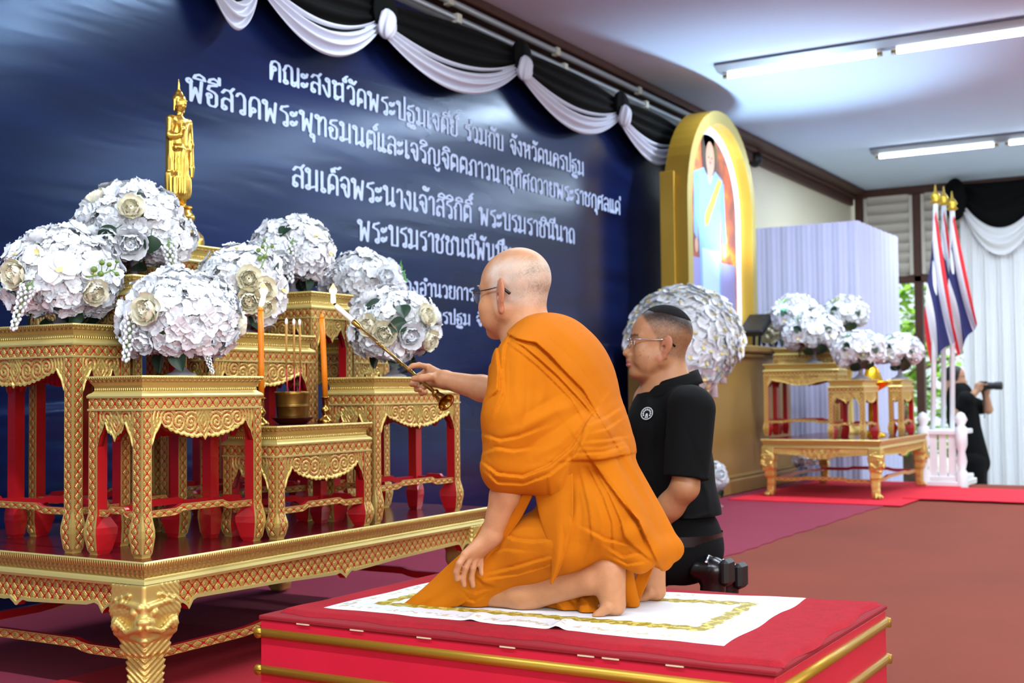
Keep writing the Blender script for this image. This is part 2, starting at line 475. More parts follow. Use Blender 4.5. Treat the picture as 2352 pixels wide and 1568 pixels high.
# ------------------------------------------------------------------ backdrop
YB = 4.20
bd_m = mat('navy_vinyl', '16214A', .205, 0, spec=.45)
bsdf(bd_m).inputs['Specular Tint'].default_value = (.38, .62, 1.0, 1)
t, ox, oy, oz = objx(bd_m)
wn = t.nodes.new('ShaderNodeTexNoise'); wn.inputs['Scale'].default_value = 1.2; wn.inputs['Detail'].default_value = 3
tcn = t.nodes.new('ShaderNodeTexCoord'); mp = t.nodes.new('ShaderNodeMapping'); mp.inputs['Scale'].default_value = (.7, 1, 4.5); mp.inputs['Rotation'].default_value = (0, R(9), 0)
t.links.new(tcn.outputs['Object'], mp.inputs[0]); t.links.new(mp.outputs[0], wn.inputs['Vector'])
colmix(bd_m, X(t, wn.outputs[0]).ss(.3, .7), '0B1233', '121D48')
bumpit(bd_m, X(t, wn.outputs[0]), .012, .25)
bdr = thing('backdrop', 'huge navy blue backdrop with rows of white lettering', 'backdrop', (5.5, YB, 0))
rn = random.Random(5)
WR = [(rn.uniform(-4, -1.6), rn.uniform(.1, .9), rn.uniform(.5, 1.2), rn.uniform(-.08, .08), rn.uniform(.012, .03)) for _ in range(26)]+[(rn.uniform(-3.9, -2.9), rn.uniform(2.0, 2.9), rn.uniform(.2, .5), rn.uniform(-.3, -.1), rn.uniform(.012, .03)) for _ in range(8)]
def bdf(u, v): return onbd(-8.2+u*13.2, .02+v*3.1, 0)
def onbd(x, z, d=.003):
    for (cx, cz, L, sl, w) in WR:
        dx = (x-cx)/L
        if abs(dx) < 1.5: d += .009*math.exp(-dx*dx*2)*math.exp(-((z-cz-sl*(x-cx))/w)**2*.5)
    return (x, -d, z)
MB().grid(bdf, 260, 150).build('printed_cloth', bd_m, bdr)
b = MB(); b.box((-8.2, .05, 0), (5.0, .09, 3.13), 0); b.build('backing_board', mat('ply_board', '5B5348', .8), bdr)

# Thai lettering drawn with a broad pen: glyph = width | strokes ; @x,y is the small head loop
GL = {
'ค': '64|10,0 10,70 16,90 34,98 50,92 56,76 56,0;@25,58;20,50 11,8', 'ณ': '94|@17,9;12,16 12,58 5,66 13,76 18,92 32,98 46,92 50,76 50,6;@59,9;66,14 84,30;84,98 84,0',
'ะ': '42|@12,68;20,64 28,66 34,84;@12,20;20,16 28,18 34,36', 'ส': '64|@18,10;10,16 10,42 22,54 40,52 54,42;10,78 22,94 40,94;54,0 54,76 46,90 62,110',
'ง': '52|@30,88;39,86 40,8 34,0 26,8 4,52', 'ฆ': '78|@12,88;20,80 12,64 14,58 14,14;@22,9;30,10 60,26;60,0 60,98;30,84 42,92 60,80', 'ว': '52|@34,9;43,14 43,76 36,92 24,98 12,92 6,80',
'ด': '64|10,0 10,70 18,92 34,98 50,92 56,76 56,0;@26,34;20,26 11,4', 'พ': '78|@12,90;20,84 20,0 39,64 58,0 66,98', 'ร': '50|@33,9;42,13 42,54 34,66 8,74 14,92 28,95 44,102',
'ป': '64|@12,90;21,84 20,0 56,0 56,136', 'ฐ': '58|@14,44;10,34 12,8 20,0 40,0 47,12 47,58 38,68 8,74 14,92 30,94 48,104;@14,-20;22,-24 30,-34 38,-22;@46,-24', 'ม': '70|@12,90;20,84 20,14;@13,9;24,9 58,20;58,98 58,0',
'เ': '30|@17,9;10,16 10,98', 'ย': '62|@17,88;9,84 9,66 20,54 10,44 10,10 20,0 46,0 54,10 54,98', 'ก': '62|12,0 12,56 4,64 14,74 20,92 34,98 48,92 54,76 54,0', 'บ': '64|@12,90;21,84 20,0 56,0 56,98',
'ห': '72|@12,90;20,84 20,0;20,38 48,66;@54,84;48,76 58,62 58,0', 'น': '72|@12,90;21,84 21,2 50,22;@58,10;57,18 57,98', 'ธ': '58|@15,46;10,36 12,8 20,0 40,0 48,12 48,56 38,66 10,74 16,92 30,96 48,100', 'ท': '68|@12,90;21,84 21,0;21,62 38,94 50,97 58,86 58,0',
'ต': '64|10,0 10,74 18,92 28,97 33,84 40,97 50,92 56,76 56,0;@26,34;20,26 11,4', 'แ': '56|@17,9;10,16 10,98;@45,9;38,16 38,98', 'ล': '62|@18,10;10,16 10,42 22,54 40,52 54,42;10,82 22,97 40,97 54,84 54,0', 'ญ': '94|12,0 12,56 5,64 13,75 18,92 32,98 46,92 50,76 50,10 60,0 74,6 84,22 84,98;54,-12 66,-26 80,-28 84,-12',
'ภ': '68|@14,9;22,14 20,58 10,66 20,76 26,92 40,98 54,92 60,76 60,0', 'า': '44|6,80 12,94 24,98 34,90 36,78 36,0', 'อ': '60|@18,46;10,40 10,10 20,0 40,0 50,10 50,80 40,95 24,98 8,82', 'ศ': '66|10,0 10,70 18,90 34,96 48,92 64,110;54,84 56,70 56,0;@26,56;20,48 11,8',
'ถ': '62|@20,9;12,16 12,56 4,64 14,74 20,92 34,98 48,92 54,76 54,0', 'ช': '66|@15,88;24,82 24,72 12,60 12,10 20,0 42,0 52,10 52,62 44,74 54,84 64,102', 'จ': '58|@20,50;24,40 36,4 44,0 50,10 50,76 42,92 28,97 14,92 6,76',
'ำ': '44|6,80 12,94 24,98 34,90 36,78 36,0;@-14,122', 'ี': '0|-52,108 -46,122 -28,130 -10,122 -4,108 -52,108;-4,108 -4,140', 'ิ': '0|-52,108 -46,122 -28,130 -10,122 -4,108 -52,108', '็': '0|-44,108 -46,122 -34,126 -30,112;-34,126 -24,132 -10,130 2,140', 'ั': '0|@-34,124;-28,114 -16,112 -2,132',
'่': '0|-8,112 -8,136', '้': '0|@-24,136;-16,124 -4,126 4,142', '์': '0|@-12,118;-5,126 -10,134 4,144', 'ุ': '0|@-16,-16;-7,-16 -7,-44', ' ': '44|'}
def nib(b, p, q, a=7.4, c=4.6, T=None):
    e = [(a*math.cos(k*PI/5), c*math.sin(k*PI/5)) for k in range(10)]
    pts = [(p[0]+x, p[1]+y) for x, y in e]+[(q[0]+x, q[1]+y) for x, y in e]
    pts = sorted(set(pts)); H = []
    for rng in (pts, pts[::-1]):
        h = []
        for r_ in rng:
            while len(h) > 1 and (h[-1][0]-h[-2][0])*(r_[1]-h[-2][1])-(h[-1][1]-h[-2][1])*(r_[0]-h[-2][0]) <= 0: h.pop()
            h.append(r_)
        H += h[:-1]
    k = len(b.f)*4e-6; b.add([(q[0], q[1]-k, q[2]) for q in (T(x, y) for x, y in H)], [tuple(range(len(H)))])
def lettering(text, pL, width, h):
    """text from the left foot of its first letter, stretched to the width found from image pixels; h = consonant height"""
    adv = 0
    for ch in text: adv += float(GL[ch].split('|')[0])*1.0+(7 if not GL[ch].startswith('0|') else 0)
    sx = width/adv; sy = h/100; b = MB(); x0 = 0; prev_up = False
    for ch in text:
        w, st = GL[ch].split('|'); w = float(w); raise_ = 0
        if ch in '่้์' and prev_up: raise_ = 26
        for s_ in st.split(';'):
            if not s_: continue
            if s_[0] == '@':
                cx, cy = map(float, s_[1:].split(',')); P = [(cx+10*math.cos(k*PI/4), cy+10*math.sin(k*PI/4)) for k in range(9)]
            else: P = [tuple(map(float, q.split(','))) for q in s_.split()]
            P = [(x+x0, y+raise_) for x, y in P]
            for p, q in zip(P, P[1:]): nib(b, p, q, T=lambda x, y: onbd(pL.x-5.5+x*sx, pL.z+y*sy))
        prev_up = ch in 'ิีั็'
        if w: x0 += w+7
    return b.build('lettering', mat('white_print', 'B9CBEF', .5, 0, spec=.4), bdr)
YL = YB-.003
def line(text, l, r, hpx):
    a = ony(l[0], l[1], YL); c = ony(r[0], r[1], YL); lettering(text, a, c.x-a.x, (ony(l[0], l[1]-hpx, YL)-a).z)
line('คณะสงฆ์วัดพระปฐมเจดีย์ ร่วมกับ จังหวัดนครปฐม', (618, 180), (1342, 392), 45)
line('พิธีสวดพระพุทธมนต์และเจริญจิตตภาวนาอุทิศถวายพระราชกุศลแด่', (428, 228), (1425, 485), 50)
line('สมเด็จพระนางเจ้าสิริกิติ์ พระบรมราชินีนาถ', (670, 426), (1321, 552), 48)
line('พระบรมราชชนนีพันปีหลวง', (822, 550), (1227, 611), 46)
line('ณ ห้องอำนวยการ อ', (862, 667), (1118, 701), 32)
line('วัดพระปฐมเจดีย์ ต นครปฐม จังหวัด', (690, 718), (1168, 772), 30)

# swags along the top of the backdrop
wcl = mat('white_drape_cloth', 'C9CCDA', .75); bcl = mat('black_drape_cloth', '040506', .9, spec=.2)
KN = [ony(px, py, 4.10) for px, py in ((470, -75), (592, -45), (868, 55), (1187, 156), (1418, 265), (1560, 330), (1700, 395))]
pel = thing('swag_pelmet', 'black and white mourning swags draped along the top of the backdrop', 'drapery', (KN[3].x, 4.13, 3.0))
po = Vector((KN[3].x, 4.13, 3.0))
def swag(a, c, drop0, sag0, drop1, sag1, m, name, yo, nf=3.3, amp=.022):
    a = a-po; c = c-po
    def fn(u, v):
        p = a.lerp(c, u); s_ = 4*u*(1-u)
        z = lerp(drop0+sag0*s_, drop1+sag1*s_, v)
        y = yo-amp*(1+math.sin(v*nf*2*PI+u*1.5))*(.35+.65*s_)-.03*s_*math.sin(v*PI)
        return (p.x, p.y+y, p.z-z)
    return MB().grid(fn, 40, 30).build(name, m, pel)
for i in range(len(KN)-1):
    a, c = KN[i], KN[i+1]
    swag(a, c, -.13, -.02, .02, .12, bcl, 'black_swag', .02)
    swag(a, c, -.03, .13, .04, .235, wcl, 'white_swag', .0)
for k in KN[1:-1]:
    def kf(u, v, k=k):
        an = u*2*PI; th = v*PI; r_ = (.058+.012*math.sin(an*7+th*3))*math.sin(th)
        return (k.x-po.x+r_*math.cos(an), k.y-po.y-.06+r_*math.sin(an)*.8, k.z-po.z-.01+.085*math.cos(th))
    MB().grid(kf, 40, 14).build('knot', wcl, pel)
    MB().grid(lambda u, v, k=k: (k.x-po.x+.03+(.10+.014*math.sin(u*12*PI))*math.sin(v*PI)*math.cos(u*2*PI), k.y-po.y-.02+.05*math.sin(v*PI)*math.sin(u*2*PI), k.z-po.z+.07+.12*math.cos(v*PI)), 48, 12).build('black_knot', bcl, pel)
# two pale pipes of the old curtain rail above it
for (y, z, rd, lab) in ((4.20, 3.175, .016, 'lower pale rail pipe above the black swags'), (4.26, 3.30, .022, 'upper pale rail pipe under the dark cornice')):
    r = thing('curtain_rail', lab, 'rail', (3, y, z)); MB().tube([(-4, 0, 0), (8.5, 0, 0)], rd, 10).build('pipe', mat('pale_pipe', 'C3CDD6', .35, .3), r)
    for k in range(9): MB().box((-3.6+k*1.4, -.025, -.03), (-3.55+k*1.4, .025, .03), 0, .004).build('bracket', mat('pale_bracket', 'D5D8C8', .5), r)
slab('trim_4', (-5, 4.31, 3.14), (11.6, 4.44, 3.26), mat('grey_ledge', '7E7F80', .7))
# ------------------------------------------------------------------ carved gilt altar tables
def lattice_mat(name, gold='D8B964', red='B0101A', lw=.115, petal=.30):
    """red diagonal slits between four-petalled gilt flowers, one lattice cell per UV unit"""
    m = mat(name, gold, .37, .52)
    t, u, v = uvx(m)
    a = ((u+v).fr()-.5).abs(); c = ((u-v).fr()-.5).abs()      # .5 on the slits
    e = (a.mx(c)*-1.0)+.5                                      # distance to the nearest slit
    e2 = (a.mn(c)*-1.0)+.5
    slit = e.lt((e2.ss(0., .42)*-.62+1.0)*lw)
    p = (u+v).fr()-.5; q = (u-v).fr()-.5                       # flower centred on each diamond
    r = (p*p+q*q).sqrt(); th = p.atan2(q)
    pet = (th*2.0).cos().abs()*.14+.17
    h = (r/pet).ss(1.05, .55)*.7+(r.ss(.1, .05))*.6-(r.ss(.13, .10)*.5)+e.ss(lw, lw+.06)*.5
    ed = colmix(m, slit, gold, red)
    t.links.new((slit*-.52+.52).k, bsdf(m).inputs['Metallic'])
    bumpit(m, h, .004, .9)
    return m
LAT = lattice_mat('gilt_lattice')
LATB = lattice_mat('gilt_lattice_wide', red='B0101A', lw=.12)
def beads_mat(name, f, dist, gold='D8BA68'):
    m = mat(name, gold, .36, .68); t, u, v = uvx(m)
    h = ((u*(2*PI*f)).sin()*.5+.5)*((v*PI).sin())
    bumpit(m, h, dist, .9); return m
BEAD = beads_mat('gilt_beading', 110, .004)
SCAL = beads_mat('gilt_scales', 55, .0035, 'CFAE68')
CARVE = mat('gilt_carving', 'D8BA68', .38, .52, bump=(160, .25, .003))
MAROON = mat('maroon_lacquer', '5E0E18', .22, 0, coat=.3, noise=(5, .25))
TM = [GOLD, LAT, RED, BEAD, SCAL, GOLDL, CARVE, LATB, MAROON]
G_, L_, R_, B_, S_, GL_, C_, LB_, MR_ = range(9)

def sweep(b, w, d, prof, mis):
    """moulding run round a rectangle with mitred corners; prof = (offset, z)"""
    for k in range(4):
        for i in range(len(prof)-1):
            (o0, z0), (o1, z1) = prof[i], prof[i+1]
            def P(o, s_, z):
                x, y = (w/2+o), (d/2+o)
                c = ((-x, -y), (x, -y), (x, y), (-x, y)); p = c[(k+s_) % 4]; return (p[0], p[1], z)
            L = w if k % 2 == 0 else d
            b.add([P(o0, 0, z0), P(o0, 1, z0), P(o1, 1, z1), P(o1, 0, z1)], [(0, 3, 2, 1)], mis[i], [(0, 0), (L, 0), (L, 1), (0, 1)])
def tabletop(w, d, h, s=1., big=False):
    b = MB()
    if not big:
        pr = [(.004, h), (.006, h-.004*s), (.004, h-.009*s), (0, h-.011*s), (-.003, h-.019*s), (-.009, h-.027*s), (-.011, h-.034*s), (-.010, h-.043*s), (-.006, h-.047*s), (.001, h-.051*s), (.005, h-.057*s), (.004, h-.062*s), (0, h-.064*s)]
        ms = [GL_, B_, G_, S_, G_, G_, B_, G_, GL_, GL_, GL_, G_]
    else:
        pr = [(.012, h), (.016, h-.004), (.014, h-.020), (.006, h-.024), (.003, h-.034), (-.002, h-.046), (.0, h-.050), (.008, h-.054), (.011, h-.062), (.008, h-.070), (0, h-.073)]
        ms = [GL_, B_, G_, S_, S_, G_, GL_, GL_, GL_, G_]
    sweep(b, w, d, pr, ms)
    o = pr[0][0]; x, y = w/2+o, d/2+o
    b.add([(-x, -y, h), (x, -y, h), (x, y, h), (-x, y, h)], [(0, 1, 2, 3)], MR_)
    o = pr[-1][0]; x, y = w/2+o, d/2+o; z = pr[-1][1]
    b.add([(-x, -y, z), (x, -y, z), (x, y, z), (-x, y, z)], [(0, 3, 2, 1)], R_)
    return b
def frieze(w, d, z1, z0, cell):
    """four-sided box band with the lattice on its outer faces"""
    b = MB(); t = .018
    for k in range(4):
        L, q = (w, d) if k % 2 == 0 else (d, w)
        M_ = Matrix.Rotation(k*PI/2, 4, 'Z')
        n = L/cell; hh = (z1-z0-.006)/cell
        def P(x, y, z): return tuple(M_ @ Vector((x, y, z)))
        b.add([P(-L/2, -q/2, z0+.005), P(L/2, -q/2, z0+.005), P(L/2, -q/2, z1), P(-L/2, -q/2, z1)], [(0, 1, 2, 3)], L_, [(-n/2, -hh/2), (n/2, -hh/2), (n/2, hh/2), (-n/2, hh/2)])
        b.add([P(-L/2-.003, -q/2-.003, z0), P(L/2+.003, -q/2-.003, z0), P(L/2+.003, -q/2-.003, z0+.005), P(-L/2-.003, -q/2-.003, z0+.005)], [(0, 1, 2, 3)], GL_)
        b.add([P(-L/2-.003, -q/2-.003, z0+.005), P(L/2+.003, -q/2-.003, z0+.005), P(L/2, -q/2, z0+.006), P(-L/2, -q/2, z0+.006)], [(0, 1, 2, 3)], GL_)
        b.add([P(-L/2-.003, -q/2-.003, z0), P(L/2+.003, -q/2-.003, z0), P(L/2, -q/2+t, z0), P(-L/2, -q/2+t, z0)], [(0, 3, 2, 1)], R_)
        b.add([P(-L/2+t, -q/2+t, z0), P(L/2-t, -q/2+t, z0), P(L/2-t, -q/2+t, z1), P(-L/2+t, -q/2+t, z1)], [(0, 3, 2, 1)], R_)
    return b
def apron_outline(L, s):
    h = L/2
    if L > .25:
        pr = [(0, .090), (.010, .078), (.05, .078), (.075, .073), (.105, .066), (.135, .056), (h-.040, .040), (h-.034, .036), (h-.030, .046), (h-.022, .058), (h-.014, .066), (h-.005, .092), (h, .098)]
    else:
        pr = [(0, .090), (.011, .068), (.024, .062), (.036, .052), (h-.034, .040), (h-.031, .035), (h-.027, .046), (h-.020, .060), (h-.011, .072), (h-.003, .098), (h, .102)]
    def f(u):
        a = abs(u); v = interp(a, pr)
        if a < h-.04 and a > .014: v += .0045*abs(math.sin(a*PI/.021))
        return v*s
    return f
def apron_mesh(L, s=1.):
    """pierced-looking carved apron: scrolls in gilt relief over red ground, thick enough to show a red underside"""
    f = apron_outline(L, s); nu = int(L/.0033); nv = 26; t = .014; V = []; F = []; M = []
    cs = [(0, .03)]+([(sg*x, y) for sg in (-1, 1) for x, y in ((.052, .038), (.098, .036), (.140, .026))] if L > .25 else [(sg*.04, .018) for sg in (-1, 1)])
    H = np.zeros((nu+1, nv+1)); 
    for i in range(nu+1):
        u = -L/2+L*i/nu; d = f(u)
        for j in range(nv+1):
            v = d*j/nv
            c = min(cs, key=lambda q: (q[0]-u)**2+(q[1]*s-v)**2); dx, dy = u-c[0], v-c[1]*s; r = math.hypot(dx, dy); th = math.atan2(dy, abs(dx)*1.0 if c[0] == 0 else dx*(1 if c[0] > 0 else -1))
            if c[0] == 0: q = math.cos((abs(dx)*1.2+abs(dy-.005)*.8)*2*PI/.014)
            else: q = math.cos(2*PI*(r/.013)+th*1.0)
            leaf = .35*math.sin(u*2*PI/.0105)*math.sin(v*2*PI/.012)
            edge = min(1, (d-v)/.006)
            H[i, j] = q+leaf if v < d-.007 else .9
            V.append((u, -.004*(.5+.5*max(-1, min(1, H[i, j])))-(.003 if v > d-.007 else 0)*1.0, -v))
    for i in range(nu):
        for j in range(nv):
            a = i*(nv+1)+j; F.append((a, a+1, a+nv+2, a+nv+1))
            hm = (H[i, j]+H[i+1, j]+H[i, j+1]+H[i+1, j+1])/4; M.append(R_ if hm < -.62 else C_)
    o = len(V)
    for i in range(nu+1):
        u = -L/2+L*i/nu; d = f(u); V += [(u, -.004, -d), (u, t, -d), (u, t, 0)]
    for i in range(nu):
        a = o+i*3; F += [(a, a+1, a+4, a+3), (a+1, a+2, a+5, a+4)]; M += [R_, R_]
    b = MB(); b.add(V, F, M, smooth=True); return b
def leg_mesh(h, a=.036, s=1.):
    """square leg at the corner x-,y-: outer faces gilt lattice, inner faces red; foot swells outward"""
    fh = min(.075, h*.2)
    pr = [(0, -.004, .004), (.012, .002, .010), (fh*.75, .009, .020), (fh, .0085, .021), (fh*1.55, 0, .0), (h, 0, 0)]  # z, outward swell, inward swell
    b = MB()
    for i in range(len(pr)-1):
        (z0, o0, n0), (z1, o1, n1) = pr[i], pr[i+1]
        x0, x1 = -o0, a+n0; X0, X1 = -o1, a+n1
        lo = [(x0, x0, z0), (x1, x0, z0), (x1, x1, z0), (x0, x1, z0)]; hi = [(X0, X0, z1), (X1, X0, z1), (X1, X1, z1), (X0, X1, z1)]
        a0 = a  # gilt faces keep the leg width
        lo2 = [(x0, x0, z0), (a+o0*.5, x0, z0), (x1, x1, z0), (x0, a+o0*.5, z0)]; hi2 = [(X0, X0, z1), (a+o1*.5, X0, z1), (X1, X1, z1), (X0, a+o1*.5, z1)]
        b.add(lo2+hi2, [(0, 1, 5, 4), (3, 0, 4, 7)], [G_, G_])
        b.add(lo2+hi2, [(1, 2, 6, 5), (2, 3, 7, 6)], [R_, R_])
        # lattice strips just proud of the two gilt faces
        if i > 0:
            w = a-.010; c = a
            for sw in (0, 1):
                def P(q, o, z):
                    p = (q, -o-.0012, z); return (p[1], p[0], p[2]) if sw else p
                q0, q1 = .005, a-.005
                k0, k1 = z0/(w*1.12), z1/(w*1.12)
                f = (0, 1, 2, 3) if not sw else (3, 2, 1, 0)
                b.add([P(q0, o0, z0), P(q1, o0, z0), P(q1, o1, z1), P(q0, o1, z1)], [f], L_, [(-.5, k0), (.5, k0), (.5, k1), (-.5, k1)])
    b.add([(0, 0, 0), (a, 0, 0), (a, a, 0), (0, a, 0)], [(0, 3, 2, 1)], G_)
    return b
def stretcher_mesh(L, s=1., hgt=.020, th=.016, arch=.010):
    """cusped rail: raised middle, gilt face with red lozenges, red back and top"""
    pr = [(-.5, 0), (-.27, 0), (-.235, .35), (-.2, 1), (.2, 1), (.235, .35), (.27, 0), (.5, 0)]
    b = MB()
    for (u0, a0), (u1, a1) in zip(pr, pr[1:]):
        x0, x1 = u0*L, u1*L; z0, z1 = a0*arch, a1*arch
        v = [(x0, 0, z0), (x1, 0, z1), (x1, 0, z1+hgt), (x0, 0, z0+hgt), (x0, th, z0), (x1, th, z1), (x1, th, z1+hgt), (x0, th, z0+hgt)]
        b.add(v, [(3, 2, 6, 7), (4, 7, 6, 5), (0, 4, 5, 1)], [R_, R_, R_])
        b.add(v, [(0, 1, 2, 3)], G_)
        k = 1/(hgt*1.9)
        b.add([(x0, -.001, z0+.002), (x1, -.001, z1+.002), (x1, -.001, z1+hgt-.002), (x0, -.001, z0+hgt-.002)], [(0, 1, 2, 3)], L_, [(x0*k, -.42), (x1*k, -.42), (x1*k, .42), (x0*k, .42)])
    b.add([(-L/2, 0, 0), (-L/2, th, 0), (-L/2, th, hgt), (-L/2, 0, hgt)], [(0, 3, 2, 1)], R_); b.add([(L/2, 0, 0), (L/2, th, 0), (L/2, th, hgt), (L/2, 0, hgt)], [(0, 1, 2, 3)], R_)
    return b
_MC = {}
def cached(key, fn):
    if key not in _MC: _MC[key] = fn()
    return _MC[key]
def altar_table(w, d, h, x0, y0, z, label, group='gilt altar tables'):
    """x0,y0 = front left corner of the body"""
    r = thing('altar_table', label, 'altar table', (x0+w/2, y0+d/2, z), 0, group)
    obj('table_top', tabletop(w, d, h).mesh('table_top', TM), r)
    obj('frieze', frieze(w, d, h-.064, h-.098, .0315).mesh('frieze', TM), r)
    la = .036; hl = h-.098; sz = .215*min(1, .5/h)*h
    lm = cached(('leg', h), lambda: leg_mesh(hl).mesh('leg', TM))
    for k in range(4):
        sx, sy = ((-1, -1), (1, -1), (1, 1), (-1, 1))[k]
        obj('leg', lm, r, (sx*w/2, sy*d/2, 0), (0, 0, k*PI/2))
        L, q = ((w, d) if k % 2 == 0 else (d, w)); Li = L-2*la
        am = cached(('apron', round(Li, 3)), lambda: apron_mesh(Li).mesh('apron', TM))
        M_ = Matrix.Rotation(k*PI/2, 4, 'Z')
        obj('apron', am, r, M_ @ Vector((0, -q/2+.006, hl)), (0, 0, k*PI/2))
        sm = cached(('str', round(Li, 3)), lambda: stretcher_mesh(Li).mesh('stretcher', TM))
        obj('stretcher', sm, r, M_ @ Vector((0, -q/2+.008, sz)), (0, 0, k*PI/2))
    return r
ZB = 0.40
altar_table(.482, .215, .505, 2.430, 2.640, ZB, 'front left gilt altar table, carrying the big white hydrangea bouquet')
altar_table(.474, .225, .350, 2.938, 2.600, ZB, 'lowest gilt altar table, carrying the brass incense bowl and orange candles')
altar_table(.535, .215, .505, 3.436, 2.600, ZB, 'gilt altar table at front right, beside the hand with the lighter')
altar_table(.213, .520, .660, 2.424, 2.915, ZB, 'tall gilt altar table at the left edge under the orchid bouquet')
altar_table(.520, .215, .655, 2.922, 2.872, ZB, 'middle gilt altar table behind the brass incense bowl')
altar_table(.222, .480, .820, 2.662, 2.930, ZB, 'gilt altar table wedged left of the statue stand, under the topmost bouquet')
altar_table(.236, .480, .820, 3.480, 2.915, ZB, 'tall gilt altar table behind the right candle, its corner facing forward')
altar_table(.225, .480, .660, 3.745, 2.930, ZB, 'gilt altar table mostly hidden behind the two right bouquets')
altar_table(.536, .330, .965, 2.914, 3.110, ZB, 'tallest gilt altar table, carrying the golden standing statue')

# ---- the low wide base table with beast-faced legs
def base_apron(L, hgt, cell=.0335):
    pts = [(0, .088), (.008, .080), (.030, .066), (.05, .070), (.16, .066), (.30, .060), (L/2-.16, .052), (L/2-.145, .056), (L/2-.130, .078), (L/2-.128, .080), (L/2-.118, .066), (L/2-.10, .056), (L/2-.075, .056), (L/2-.05, .066), (L/2-.035, .09), (L/2, .10)]
    f = lambda u: interp(abs(u), pts)
    b = MB(); nu = int(L/.008)
    for i in range(nu):
        u0, u1 = -L/2+L*i/nu, -L/2+L*(i+1)/nu; d0, d1 = f(u0), f(u1); g = .010
        a0, a1 = d0-g, d1-g
        b.add([(u0, 0, -a0), (u1, 0, -a1), (u1, 0, 0), (u0, 0, 0)], [(0, 1, 2, 3)], LB_, [(u0/cell, -a0/cell), (u1/cell, -a1/cell), (u1/cell, 0), (u0/cell, 0)])
        b.add([(u0, -.006, -d0), (u1, -.006, -d1), (u1, -.006, -a1), (u0, -.006, -a0), (u0, .02, -d0), (u1, .02, -d1), (u0, 0, -a0), (u1, 0, -a1)], [(0, 1, 2, 3), (0, 4, 5, 1), (3, 2, 7, 6)], [GL_, R_, GL_])
        b.add([(u0, .02, -d0), (u1, .02, -d1), (u1, .02, 0), (u0, .02, 0)], [(0, 3, 2, 1)], R_)
    return b
def beast_leg(h):
    """cabriole corner leg carved as a beast's mask over a feathered shank and clawed foot; the mask looks along +x, z up, foot at z=0"""
    s = SDF()
    rz = Matrix.Rotation(R(45), 4, 'Z')
    st = [(h, .0, .066), (h*.80, .006, .068), (h*.62, .004, .058), (h*.45, -.012, .042), (h*.28, -.022, .031), (h*.14, -.016, .030), (h*.05, .0, .036)]
    for (z0, x0, a0), (z1, x1, a1) in zip(st, st[1:]):
        zc = (z0+z1)/2; s.rbox((lerp(x0, x1, .5), 0, zc), ((a0+a1)/2, (a0+a1)/2, (z0-z1)/2+.014), .010, rz, .03)
    s.ell((.082, 0, h*.70), (.022, .030, .026), None, .010)                     # muzzle
    s.ell((.101, 0, h*.725), (.011, .019, .012), None, .004)                    # nose
    for sg in (-1, 1):
        s.ell((.078, sg*.026, h*.80), (.014, .013, .014), None, .002)           # eyes
        s.cap((.092, sg*.010, h*.845), (.042, sg*.060, h*.875), .010, .008, .003)   # brows
        s.cap((.042, sg*.060, h*.875), (.016, sg*.082, h*.83), .009, .005, .003)
        s.cap((.104, sg*.010, h*.675), (.062, sg*.046, h*.625), .008, .007, .003)    # lip
        s.cap((.062, sg*.046, h*.625), (.034, sg*.072, h*.70), .007, .011, .003)
        s.cap((.082, sg*.004, h*.555), (.052, sg*.034, h*.575), .008, .007, .003)   # chin tufts
        s.ell((.026, sg*.076, h*.68), (.018, .014, .020), None, .003)               # cheek curls
        for k in range(3): s.cap((.062-.018*k, sg*(.040+.018*k), h*(.94-.025*k)), (.034-.018*k, sg*(.064+.016*k), h*(.905-.04*k)), .006, .003, .002)
    for k in (-1, 0, 1): s.cap((.018, k*.022, h*.075), (.052-.008*abs(k), k*.036, .013), .015, .011, .010)   # claws
    def disp(P):
        z = P[:, 2]/h; y = np.abs(P[:, 1])
        m = np.clip((.56-z)/.06, 0, 1)*np.clip((z-.12)/.05, 0, 1)
        m2 = np.clip((z-.58)/.04, 0, 1)*np.clip((y-.034)/.012, 0, 1)
        return -.0028*m*np.sin((P[:, 2]-y*.9)*2*PI/.017)-.0015*m2*np.sin((y*1.1+P[:, 2]*.8)*2*PI/.0125)
    s.disp = disp
    P, F = s.mesh((-.11, -.12, -.002), (.10, .12, h+.004), .0034)
    P[:, 2] = np.maximum(P[:, 2], 0)
    return P, F
def base_table(w, d, h, x0, y0, label, name='altar_base_table', simple=False):
    r = thing(name, label, 'altar table', (x0+w/2, y0+d/2, .0132), 0); h = h-.0132
    obj('table_top', tabletop(w, d, h, big=True).mesh('table_top', TM), r)
    hl = h-.073
    P, F = cached(('beast', h), lambda: beast_leg(hl))
    lm = cached(('beastm', h), lambda: npmesh('leg', P, F, [GOLD]))
    for k in range(4):
        sx, sy = ((-1, -1), (1, -1), (1, 1), (-1, 1))[k]
        lo_ = obj('leg', lm, r, (sx*(w/2-.052), sy*(d/2-.052), 0), (0, 0, math.atan2(sy, sx)))
        if simple: lo_.scale = (.74, .74, 1); lo_.location.x += sx*.014; lo_.location.y += sy*.014
        L, q = (w, d) if k % 2 == 0 else (d, w); M_ = Matrix.Rotation(k*PI/2, 4, 'Z')
        obj('apron', cached(('bapron', L), lambda: (apron_mesh(L-.06, .95) if simple else base_apron(L-.07, h)).mesh('apron', TM)), r, M_ @ Vector((0, -q/2+.004, hl)), (0, 0, k*PI/2))
        obj('stretcher', cached(('bstr', L), lambda: stretcher_mesh(L-.15, hgt=.026, th=.02, arch=.012).mesh('stretcher', TM)), r, M_ @ Vector((0, -q/2+.055, h*.265)), (0, 0, k*PI/2))
    return r
base_table(1.735, 1.055, ZB, 2.395, 2.592, 'low wide gilt altar base with beast-faced legs and red lacquer top, holding the near altar')
